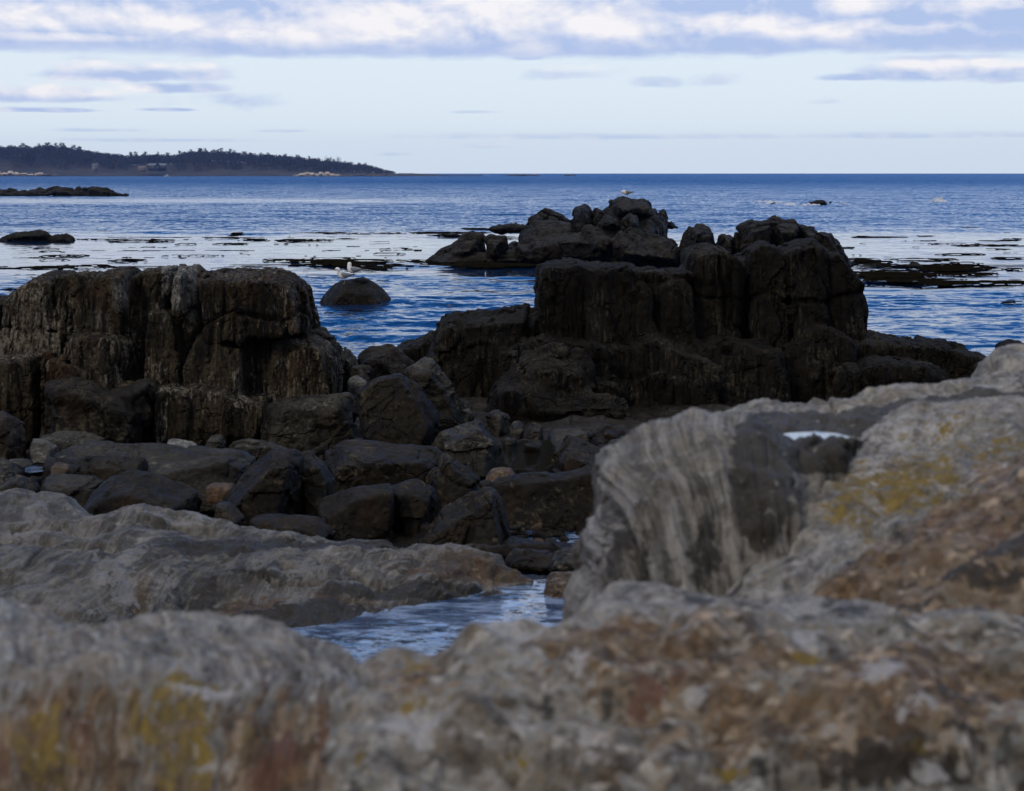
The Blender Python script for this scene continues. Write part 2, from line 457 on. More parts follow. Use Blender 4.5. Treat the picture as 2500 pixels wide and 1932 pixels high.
over = wt.m('MULTIPLY', wt.st(EL, 2000, 3000), .85)  # unseen cloud above, added and brightened to light the rock tops
behind = wt.m('MULTIPLY', wt.st(dy, .05, -.4), .9)  # unseen grey layer behind the eye, added to dim front faces
dens = wt.m('MAXIMUM', wt.m('MAXIMUM', wt.m('MAXIMUM', d_bank, wt.m('MAXIMUM', over, behind)), wt.m('MULTIPLY', d_low, front)), wt.m('MULTIPLY', d_thin, front))
# light on the clouds: bright heads, blue-grey undersides
hgt = wt.st(wt.m('SUBTRACT', EL, base), 5, 62)
lit_low = union([blob(240, 160, 190, 34, 22), blob(440, 158, 120, 28, 18), blob(100, 225, 110, 26, 18), blob(230, 226, 120, 24, 16), blob(2280, 158, 170, 34, 20), blob(2430, 160, 120, 20, 14), blob(1400, 160, 100, 22, 14), blob(1190, 350, 70, 14, 9), blob(1290, 130, 60, 20, 12), blob(1620, 366, 50, 12, 8)])
lit_bank = union([blob(760, 90, 260, 60, 42), blob(900, 60, 330, 70, 58), blob(1250, 40, 330, 80, 50), blob(1470, 60, 300, 60, 40), blob(1750, 64, 250, 32, 26), blob(2050, 84, 230, 26, 22), blob(2100, 20, 110, 34, 24), blob(2380, 30, 120, 30, 20), blob(120, 60, 220, 50, 30), blob(330, 60, 200, 44, 30), blob(620, 88, 160, 22, 18), blob(130, 105, 200, 14, 10)])
dark_bank = union([blob(560, 35, 230, 40, 34), blob(1720, 22, 170, 30, 22), blob(2330, 100, 300, 30, 40), blob(2250, 66, 120, 20, 16), blob(200, 20, 260, 18, 14)])
relief = wt.m('MULTIPLY', wt.m('SUBTRACT', nA, nB), 2.6)
lit = wt.m('ADD', wt.m('MULTIPLY', wt.st(wt.m('MAXIMUM', wt.m('ADD', wt.m('MULTIPLY', lit_low, 1.2), .25), lit_bank), -.5, .85), .78), wt.m('ADD', relief, wt.m('ADD', wt.m('MULTIPLY', nD0, .7), wt.m('MULTIPLY', nA0, 1.1))))
lit = wt.m('SUBTRACT', lit, wt.m('MULTIPLY', wt.st(dark_bank, -.1, .7), .25))
lit = wt.m('ADD', lit, .1)
lit = wt.m('MULTIPLY', lit, wt.m('ADD', .25, wt.m('MULTIPLY', wt.m('MAXIMUM', hgt, wt.st(EL, 276, 262)), .75)))
lit = wt.m('MULTIPLY', wt.m('MAXIMUM', lit, wt.m('MULTIPLY', over, .85)), 1.0, clamp=True)
SHADE, WHITE = (.46, .575, .85), (.96, .94, .965)
ccol = wt.mix(lit, SHADE, WHITE)
ccol = wt.mix(over, ccol, (1.5, 1.49, 1.5))
ccol = wt.mix(behind, ccol, (.20, .20, .21))
# pale veil toward the horizon
veil = wt.st(EL, 1250, 230)
vcol = wt.mix(wt.st(EL, 0, 150), (.75, .85, .96), (.80, .895, .965))
full = wt.m('ADD', dens, wt.m('MULTIPLY', wt.m('SUBTRACT', 1, dens), wt.m('MULTIPLY', veil, .97)))
cc = wt.mix(wt.m('DIVIDE', dens, wt.m('MAXIMUM', full, .001)), vcol, ccol)
bg2 = wt.new('ShaderNodeBackground'); wt.l.new(cc, bg2.inputs[0]); bg2.inputs[1].default_value = 1.0
mx = wt.new('ShaderNodeMixShader'); wt.put(mx.inputs[0], full); wt.l.new(bg1.outputs[0], mx.inputs[1]); wt.l.new(bg2.outputs[0], mx.inputs[2])
wt.l.new(mx.outputs[0], out.inputs[0])

# ------------------------------------------------------------------ sea
def water_mat(name, slope=.21, bias=.085, scale=1., calm=True, body=(.004, .020, .065), stretch=1.35, rough=.06):
    m, t, b = new_mat(name)
    P = t.new('ShaderNodeNewGeometry').outputs['Position']
    def nz(sc, lo, det=3, rg=.6):
        n = t.new('ShaderNodeTexNoise'); t.put(n.inputs['Vector'], t.map(P, (1 / stretch, 1, 1), lo)); n.inputs['Scale'].default_value = sc * scale
        n.inputs['Detail'].default_value = det; n.inputs['Roughness'].default_value = rg; n.inputs['Distortion'].default_value = .5
        s = t.new('ShaderNodeSeparateXYZ'); t.l.new(n.outputs['Color'], s.inputs[0]); return s.outputs
    a = nz(2.6, (0, 0, 0), 5, .66); c = nz(.40, (31, 7, 0), 5, .7)
    def comb(i):
        x = t.m('SUBTRACT', a[i], .5); y = t.m('SUBTRACT', c[i], .5)
        return t.m('ADD', t.m('MULTIPLY', x, 3.2), t.m('MULTIPLY', y, .8))
    k = slope
    if calm:
        sp = t.new('ShaderNodeSeparateXYZ'); t.l.new(P, sp.inputs[0])
        patch = t.noise(t.map(P, (1/26, 1/7, 1)), 1, 4, .6)
        Y = t.m('ADD', sp.outputs[1], t.m('MULTIPLY', t.m('SUBTRACT', patch, .5), 55))
        c1 = t.m('MULTIPLY', t.st(Y, 52, 62), t.st(Y, 122, 92))
        far = t.m('MULTIPLY', t.m('MULTIPLY', t.st(Y, 205, 225), t.st(Y, 275, 240)), t.m('MULTIPLY', t.st(sp.outputs[0], 10, -30), .6))
        cal = t.m('MAXIMUM', c1, far)
        k = t.m('MULTIPLY', slope, t.m('SUBTRACT', 1, t.m('MULTIPLY', cal, .8)))
        bi = t.m('MULTIPLY', t.m('ADD', bias * .5, t.m('MULTIPLY', t.st(sp.outputs[1], 35, 150), bias * .5)), t.m('SUBTRACT', 1, t.m('MULTIPLY', cal, .9)))
        bi = t.m('ADD', bi, t.m('MULTIPLY', t.st(Y, 130, 800), bias * .9))
    else: bi = bias
    gn = t.new('ShaderNodeNewGeometry').outputs['Normal']; gs = t.new('ShaderNodeSeparateXYZ'); t.l.new(gn, gs.inputs[0])
    nx = t.m('MULTIPLY', comb(0), t.m('MULTIPLY', k, .7)); ny = t.m('SUBTRACT', t.m('MULTIPLY', comb(1), k), bi)
    cb = t.new('ShaderNodeCombineXYZ'); t.put(cb.inputs[0], t.m('ADD', nx, gs.outputs[0])); t.put(cb.inputs[1], t.m('ADD', ny, gs.outputs[1])); cb.inputs[2].default_value = 1
    nn = t.new('ShaderNodeVectorMath', operation='NORMALIZE'); t.l.new(cb.outputs[0], nn.inputs[0])
    t.l.new(nn.outputs[0], b.inputs['Normal'])
    b.inputs['Base Color'].default_value = body + (1,); b.inputs['Roughness'].default_value = rough; b.inputs['IOR'].default_value = 1.333
    return m
M_SEA = water_mat('sea_water')
def calm_at(X, Y):
    patch = fbm(np.stack([X / 26, Y / 7, 0 * X], 1), 4, .6) * .3
    q = Y + patch * 55
    sm = lambda x, a, b: np.clip((x - a) / (b - a), 0, 1)
    return np.maximum(sm(q, 54, 63) * sm(q, 120, 94), .6 * sm(q, 205, 225) * sm(q, 275, 240) * sm(X, 10, -30))
# wave relief: fine rows near the shore, coarser with distance (only waves the rows can carry)
ys = [30.]
while ys[-1] < 1100: ys.append(ys[-1] + max(.16, .0034 * ys[-1]))
ys = np.array(ys + list(np.geomspace(1150, 90000, 40)))
ts = np.concatenate([[-40, -8, -2, -.8], np.linspace(-.42, .42, 660), [.8, 2, 8, 40]])
TT, YY = np.meshgrid(ts, ys); XX = TT * YY
px, py = XX.ravel(), YY.ravel()
cell = np.gradient(ys)[:, None].repeat(len(ts), 1).ravel(); cx = (.00128 * YY).ravel()
ZW = np.zeros(px.size); kf = 1 - .85 * calm_at(px, py); inn = (np.abs(TT.ravel()) < .42) & (py < 1100)
for k, (lam, amp_) in enumerate([(.5, .012), (.9, .024), (1.7, .036), (3.2, .045), (6.5, .05), (14, .06), (30, .08)]):
    w = np.clip((lam / np.maximum(cell, cx) - 2.2) / 2, 0, 1) * inn; m_ = w > 0
    if not m_.any(): continue
    P_ = np.stack([px[m_] / lam / 1.7, py[m_] / lam, np.full(m_.sum(), 3.3 * k)], 1)
    P_[:, 0] += .25 * vnoise(P_ * .6 + 9)
    n_ = 1 - np.abs(vnoise(P_)) * 1.9                      # peaked crests, round troughs
    ZW[m_] += amp_ * w[m_] * (n_ - .5) * (kf[m_] if lam < 20 else .6 + .4 * kf[m_])
I = np.arange(px.size).reshape(XX.shape)
Q = np.stack([I[:-1, :-1], I[:-1, 1:], I[1:, 1:], I[1:, :-1]], -1).reshape(-1, 4)
tag(link('sea', mesh_np('sea', np.stack([px, py, ZW], 1), Q), M_SEA), kind='structure')
# ------------------------------------------------------------------ dark shore rock
def rock_mat(name, a, b_, c, rust, streak=(5, 5, .55), spots=.5, rough=(.35, .75), bump=.03, seed=0, cracks=True, spec=.14):
    """a dark ground, b_ mid, c pale mineral, rust stain"""
    m, t, b = new_mat(name)
    P = t.new('ShaderNodeTexCoord').outputs['Object']
    oi = t.new('ShaderNodeObjectInfo').outputs['Random']
    off = t.new('ShaderNodeVectorMath', operation='ADD'); t.l.new(P, off.inputs[0])
    cb = t.new('ShaderNodeCombineXYZ'); r = t.m('MULTIPLY', oi, 37.); t.put(cb.inputs[0], r); t.put(cb.inputs[1], t.m('MULTIPLY', oi, 91.)); t.put(cb.inputs[2], r)
    t.l.new(cb.outputs[0], off.inputs[1]); P = off.outputs[0]
    s1 = t.noise(t.map(P, streak), 1, 8, .66, .8)
    s2 = t.noise(t.map(P, tuple(q * 4 for q in streak), (5, 1, 2)), 1, 6, .7, .4)
    big = t.noise(P, .9, 4, .6, .5)
    fine = t.noise(P, 22, 6, .7)
    col = t.mix(t.st(s1, .40, .62), a, b_)
    col = t.mix(t.m('MULTIPLY', t.st(t.m('ADD', s2, t.m('MULTIPLY', t.m('SUBTRACT', big, .5), .8)), .54, .70), .9), col, c)
    col = t.mix(t.m('MULTIPLY', t.st(t.noise(t.map(P, (1.6, 1.6, .8), (9, 4, 1)), 1, 5, .62), .52, .72), .7), col, rust)
    pa = t.attr('pale'); col = t.mix(t.m('MULTIPLY', t.st(t.m('ADD', pa, t.m('MULTIPLY', t.m('SUBTRACT', s2, .5), 1.2)), .35, .6), t.m('MULTIPLY', pa, 1.5, clamp=True)), col, t.mix(t.st(s1, .35, .65), (.10, .098, .09), (.24, .235, .22)))
    col = t.mix(t.m('MULTIPLY', t.st(fine, .3, .62), 1.), tuple(q * .45 for q in a), col)
    fl = t.st(t.noise(t.map(P, (34, 34, 16), (3, 3, 3)), 1, 3, .5), .69, .78)
    fl = t.m('MULTIPLY', fl, t.m('MULTIPLY', t.st(big, .42, .7), spots))
    col = t.mix(fl, col, tuple(min(1, q * 2.2 + .05) for q in c))
    t.put(b.inputs['Base Color'], col)
    rn = t.new('ShaderNodeMapRange'); t.put(rn.inputs[0], s2); rn.inputs[1].default_value = .35; rn.inputs[2].default_value = .65; rn.inputs[3].default_value = rough[0]; rn.inputs[4].default_value = rough[1]
    t.put(b.inputs['Roughness'], rn.outputs[0]); b.inputs['Specular IOR Level'].default_value = spec
    h = t.m('ADD', t.m('MULTIPLY', s1, .45), t.m('ADD', t.m('MULTIPLY', s2, .8), t.m('MULTIPLY', fine, .45)))
    if cracks:
        w = t.new('ShaderNodeVectorMath', operation='ADD'); t.l.new(t.map(P, tuple(max(q * .3, .5) for q in streak)), w.inputs[0])
        nn = t.new('ShaderNodeTexNoise'); t.put(nn.inputs['Vector'], P); nn.inputs['Scale'].default_value = 2.2; nn.inputs['Detail'].default_value = 4
        w2 = t.new('ShaderNodeVectorMath', operation='SCALE'); t.l.new(nn.outputs['Color'], w2.inputs[0]); w2.inputs['Scale'].default_value = .9
        t.l.new(w2.outputs[0], w.inputs[1])
        e = t.vor(w.outputs[0], 1.15, 'DISTANCE_TO_EDGE')
        h = t.m('ADD', h, t.m('MULTIPLY', t.st(e, 0, .035), .9))
    t.put(b.inputs['Normal'], t.bump(h, .9, bump))
    return m
M_OUT = rock_mat('outcrop_rock', (.0024, .0018, .0008), (.0105, .0080, .0033), (.065, .058, .04), (.015, .008, .0025), spots=.6, rough=(.5, .9), bump=.045)
M_OUTL = rock_mat('weathered_outcrop_rock', (.007, .0052, .0026), (.070, .055, .034), (.27, .245, .20), (.072, .034, .013), spots=.7, rough=(.5, .9), bump=.05)
M_ISL = rock_mat('islet_rock', (.0035, .0026, .0012), (.0115, .0085, .0036), (.045, .036, .023), (.018, .0095, .003), streak=(2.2, 2.2, 1.2), spots=.45, bump=.05)
M_BLD = rock_mat('wet_boulder_rock', (.0036, .0026, .0010), (.0150, .0102, .0037), (.08, .066, .043), (.03, .014, .004), streak=(2.4, 2.4, 3.), spots=.3, rough=(.4, .75), bump=.022)
M_BLDG = rock_mat('grey_boulder_rock', (.011, .0098, .007), (.042, .038, .029), (.13, .122, .10), (.042, .027, .012), streak=(2.2, 2.2, 4.5), spots=.4, rough=(.35, .7), bump=.018)
M_TAN = rock_mat('tan_stone', (.05, .036, .023), (.12, .085, .055), (.24, .19, .14), (.2, .09, .04), streak=(3, 3, 6), spots=.3, bump=.012, cracks=False)
M_PALE = rock_mat('pale_stone', (.07, .07, .067), (.14, .14, .132), (.26, .26, .25), (.2, .17, .13), streak=(3, 3, 6), spots=.3, bump=.012, cracks=False)
M_BLACK = rock_mat('weedy_rock', (.008, .007, .005), (.02, .017, .010), (.05, .042, .03), (.024, .018, .008), streak=(3, 3, 2), spots=.3, rough=(.5, .9), bump=.05)

STR = (.018, (3.4, 1.6, .22))
JOINT = [(1.1, .5, .12), (.25, .4, 1.0)]

# left outcrop --------------------------------------------------------
dL = 23.5
def B3(d, t, seed, *pts, **kw): return block(PL(z3, *pts), d, t, seed, **kw)
left_blocks = [
    B3(24.2, 2.6, 1, (-420, 268), (60, 238), (130, 262), (150, 1150), (-440, 1150)),
    B3(24.0, 2.8, 23, (-800, 420), (-640, 330), (-400, 300), (-380, 1150), (-800, 1150)),
    B3(23.9, 2.2, 2, (112, 262), (150, 205), (200, 160), (260, 118), (330, 104), (400, 112), (440, 180), (460, 1150), (90, 1150), tilt=(2, 8)),
    B3(23.7, 2.0, 3, (395, 128), (520, 108), (585, 113), (628, 170), (640, 1100), (400, 1100), tilt=(1, 7)),
    B3(23.4, 1.9, 4, (628, 112), (650, 98), (795, 95), (806, 112), (800, 290), (770, 1100), (620, 1100), tilt=(1, 6)),
    B3(23.9, 2.2, 5, (812, 125), (870, 96), (960, 74), (1066, 73), (1070, 1100), (790, 1100), (790, 290), tilt=(1, 7)),
    B3(23.5, 1.6, 6, (1066, 98), (1098, 74), (1142, 84), (1166, 110), (1168, 260), (1180, 372), (1050, 372), tilt=(1, 5)),
    B3(23.9, 2.0, 7, (1160, 122), (1218, 117), (1250, 150), (1262, 1100), (1150, 1100), tilt=(2, 6)),
    B3(23.5, 2.4, 8, (1236, 128), (1310, 95), (1500, 93), (1660, 97), (1740, 124), (1775, 166), (1825, 195), (1836, 300), (1826, 470), (1560, 500), (1300, 500), tilt=(2, 12)),
    B3(24.2, 1.8, 9, (1800, 318), (1862, 336), (1872, 460), (1860, 700), (1800, 700), tilt=(2, 7)),
    B3(23.8, 2.8, 10, (1200, 430), (1560, 478), (1880, 462), (1960, 500), (2010, 545), (2030, 640), (2020, 1100), (1200, 1100), tilt=(2, 9)),
    B3(24.8, 2.0, 11, (1700, 520), (1960, 495), (2060, 560), (2120, 600), (2160, 760), (2100, 1000), (1700, 1000)),
    B3(23.0, 1.5, 12, (905, 330), (1040, 330), (1095, 520), (1120, 640), (1115, 1100), (880, 1100), (880, 600), tilt=(2, 7)),
    B3(22.7, 1.4, 13, (442, 472), (560, 455), (740, 490), (762, 530), (748, 660), (715, 1000), (450, 1000), tilt=(1, 9)),
    B3(22.8, 1.5, 14, (1220, 500), (1460, 560), (1480, 800), (1420, 1100), (1120, 1100), (1130, 640), tilt=(2, 8)),
    B3(22.7, 1.6, 24, (-700, 700), (-300, 640), (-60, 650), (-40, 1100), (-700, 1100)),
    B3(22.6, 1.4, 15, (-60, 640), (30, 608), (272, 597), (280, 720), (250, 1100), (-60, 1100), tilt=(2, 8)),
    B3(22.4, 1.3, 16, (280, 605), (330, 600), (400, 650), (560, 690), (560, 1100), (280, 1100), tilt=(2, 10)),
    B3(22.2, 1.1, 18, (965, 790), (1040, 770), (1105, 792), (1150, 860), (1170, 1130), (955, 1130), tilt=(2, 10)),
    B3(22.3, 1.1, 19, (1115, 782), (1200, 765), (1360, 802), (1375, 900), (1350, 1130), (1150, 1130), tilt=(2, 10)),
    B3(22.4, 1.2, 20, (1370, 830), (1600, 850), (1580, 1000), (1530, 1150), (1390, 1150), tilt=(2, 12)),
    B3(26.0, 3.0, 21, (-160, 300), (200, 250), (1200, 240), (1800, 420), (2000, 640), (2000, 1100), (-160, 1100)),
]
rock('rock_outcrop', left_blocks, M_OUTL, 'brown outcrop of upright jointed columns with a pale grey slab in its crest', 'rock outcrop',
     vox=.026, k=.018, amp=.02, L=.4, crack=JOINT + [(2.6, 1., .12)], crack_d=.09, strata=STR, fine=(.010, .08), fstrata=(.010, (14, 8, 1.0)), chis=((.07, (.26, .7, 2.3)), (.03, (.12, .3, .55))), pale=[(418, 690, 26, 55, 1.3), (448, 700, 34, 60, 1.4), (460, 760, 28, 30, .8), (295, 715, 30, 60, .7), (230, 780, 90, 50, .45), (690, 740, 40, 50, .35), (405, 790, 40, 60, .4)], seed=1, zmin=-.3)
rock('fallen_slab', [block(PL(z3, (1545, 1095), (1560, 900), (1620, 858), (1850, 832), (2090, 815), (2110, 900), (1860, 1020), (1760, 1115), (1690, 1140)), 22.0, .9, 30, tilt=(10, 30), down=.25)],
     M_BLDG, 'smooth grey slab leaning at the right foot of the columned outcrop', 'rock', vox=.03, amp=.05, crack=[(.8, .6, 1.1)], crack_d=.05, seed=31)
rock('boulder', [block(PL(z3, (250, 760), (300, 735), (480, 735), (640, 780), (760, 905), (870, 930), (860, 1010), (600, 1045), (270, 1010)), 21.6, 1.3, 32, tilt=(10, 34), down=.2),
                 block(PL(z3, (640, 775), (905, 738), (938, 765), (940, 925), (880, 905), (780, 900)), 21.9, 1.1, 33, tilt=(8, 22), down=.2)],
     M_BLD, 'dark angular boulder wedged under the middle of the columned outcrop', 'boulder', vox=.03, amp=.06, crack=[(.5, .6, .9)], crack_d=.08, seed=32)

# right outcrop -------------------------------------------------------
def B2(d, t, seed, *pts, **kw): return block(PL(z2, *pts), d, t, seed, **kw)
right_blocks = [
    B2(28.2, 2.6, 1, (462, 342), (492, 320), (582, 312), (622, 328), (640, 900), (470, 900), (458, 480), tilt=(1, 7)),
    B2(28.0, 2.6, 2, (600, 330), (700, 331), (775, 333), (830, 348), (940, 900), (600, 900), tilt=(1, 8)),
    B2(28.3, 2.4, 3, (820, 348), (900, 345), (985, 352), (1000, 900), (820, 900), tilt=(2, 8)),
    B2(28.8, 2.6, 4, (980, 290), (1012, 268), (1050, 262), (1108, 278), (1142, 330), (1170, 900), (960, 900), (975, 380), tilt=(1, 7)),
    B2(29.2, 2.4, 5, (1130, 330), (1160, 300), (1200, 300), (1220, 900), (1120, 900), tilt=(1, 7)),
    B2(28.6, 2.6, 6, (1196, 290), (1225, 258), (1245, 253), (1282, 268), (1310, 300), (1330, 900), (1190, 900), tilt=(1, 7)),
    B2(28.7, 2.8, 7, (1296, 288), (1350, 252), (1425, 250), (1462, 270), (1470, 900), (1290, 900), tilt=(1, 8)),
    B2(28.9, 2.8, 8, (1440, 290), (1490, 276), (1530, 320), (1556, 368), (1580, 398), (1584, 445), (1572, 470), (1572, 800), (1440, 900), tilt=(1, 7)),
    B2(28.0, 2.6, 9, (60, 660), (72, 600), (112, 518), (160, 505), (272, 490), (370, 478), (416, 476), (426, 505), (440, 900), (60, 900), tilt=(2, 15)),
    B2(28.6, 2.2, 10, (-60, 640), (0, 602), (76, 575), (120, 640), (160, 900), (-80, 900), tilt=(3, 15)),
    B2(27.0, 2.0, 11, (330, 640), (430, 585), (560, 596), (690, 600), (740, 640), (760, 900), (300, 900), tilt=(3, 14)),
    B2(27.3, 2.2, 12, (700, 590), (880, 565), (1000, 620), (1085, 655), (1060, 900), (700, 900), tilt=(2, 13)),
    B2(27.3, 2.2, 13, (1000, 610), (1130, 585), (1220, 600), (1300, 620), (1340, 900), (1000, 900), tilt=(2, 12)),
    B2(27.9, 2.4, 14, (1290, 610), (1350, 560), (1420, 536), (1500, 552), (1560, 600), (1580, 900), (1290, 900), tilt=(2, 12)),
    B2(28.4, 2.4, 15, (1480, 570), (1560, 566), (1650, 570), (1735, 590), (1792, 612), (1846, 626), (1860, 900), (1460, 900), tilt=(3, 15)),
    B2(28.1, 2.0, 16, (1700, 600), (1850, 626), (1900, 600), (1942, 616), (1962, 642), (2048, 668), (2110, 760), (2000, 900), (1700, 900), tilt=(3, 15)),
    B2(26.4, 1.4, 17, (340, 720), (480, 690), (700, 720), (760, 760), (740, 900), (330, 900), tilt=(3, 13)),
    B2(26.5, 1.2, 18, (720, 740), (900, 700), (1010, 740), (1020, 900), (720, 900), tilt=(3, 13)),
    B2(29.6, 2.6, 19, (490, 400), (1000, 380), (1530, 380), (1550, 900), (480, 900)),
    B2(28.0, 2.2, 25, (395, 515), (428, 498), (472, 474), (505, 500), (510, 900), (395, 900)),
    B2(29.2, 2.2, 21, (1400, 640), (1880, 690), (1900, 900), (1400, 900)),
    B2(29.2, 2.2, 22, (120, 640), (500, 600), (500, 900), (60, 900)),
    B2(27.2, 1.6, 20, (1500, 690), (1700, 660), (1900, 700), (1960, 900), (1450, 900), tilt=(3, 13)),
]
rock('rock_outcrop', right_blocks, M_OUT, 'massive near-black outcrop with sheer striated walls and a low ridge running down to the right', 'rock outcrop',
     vox=.032, k=.02, amp=.03, L=.5, crack=JOINT + [(1.9, .8, .15)], crack_d=.11, strata=(.025, (2.8, 1.4, .25)), fine=(.012, .1), fstrata=(.012, (10, 6, .9)), chis=((.10, (.34, .7, 1.9)), (.045, (.16, .3, .7))), seed=2, zmin=-.4)
def B4(d, t, seed, *pts, **kw): return block(PL(z4, *pts), d, t, seed, **kw)
rock('rock_ledge', [B4(25.4, 1.6, 41, (940, 700), (1010, 480), (1180, 520), (1500, 560), (1720, 600), (1780, 620), (1770, 900), (960, 900), tilt=(12, 34)),
                    B4(25.0, 1.2, 42, (1300, 900), (1330, 800), (1420, 760), (1700, 740), (1780, 800), (1780, 940)),
                    B4(25.9, 1.5, 43, (1000, 540), (1100, 400), (1300, 300), (1520, 330), (1580, 440), (1560, 800), (1000, 800), tilt=(12, 34))],
     M_OUT, 'low layered rock ledge sloping out from the foot of the black outcrop', 'rock ledge', vox=.036, amp=.10, L=.4, crack=[(.3, .5, 1.6), (.9, .5, .6)], crack_d=.10, strata=(.03, (.8, .8, 4.)), seed=43, zmin=-.3)
rock('boulder', [B4(24.0, 1.3, 44, (500, 440), (560, 390), (640, 380), (720, 520), (880, 660), (900, 700), (860, 740), (640, 700), tilt=(14, 36), down=.3)],
     M_BLDG, 'grey triangular boulder leaning on the left flank of the black outcrop', 'boulder', vox=.032, amp=.06, crack=[(.6, .6, .9)], crack_d=.05, seed=44)
rock('boulder', [B4(26.5, 1.2, 45, (225, 345), (260, 318), (330, 302), (420, 306), (470, 340), (560, 420), (200, 480), tilt=(14, 36), down=.3)],
     M_BLD, 'low dark boulder in the gap where the sea shows between the two outcrops', 'boulder', vox=.032, amp=.06, seed=45)
rock('boulder', [B4(24.5, .9, 46, (130, 470), (140, 410), (220, 395), (310, 420), (330, 470), (270, 500), tilt=(14, 36), down=.4)],
     M_BLD, 'dark striped boulder behind the small pale triangular stone', 'boulder', vox=.028, amp=.05, seed=46)
rock('stone', [B4(23.6, .5, 47, (155, 552), (162, 462), (180, 460), (290, 508), (225, 552), tilt=(8, 24), down=.35)],
     M_PALE, 'pale grey triangular stone lying beside the right end of the columned outcrop', 'stone', vox=.022, amp=.02, seed=47)
rock('boulder', [block([(2415, 880), (2432, 842), (2450, 831), (2480, 832), (2520, 848), (2600, 900), (2420, 930)], 26, 1.4, 48, tilt=(10, 30), down=.3)],
     M_OUT, 'dark boulder just showing above the grey ridge at the far right', 'boulder', vox=.035, amp=.06, seed=48)

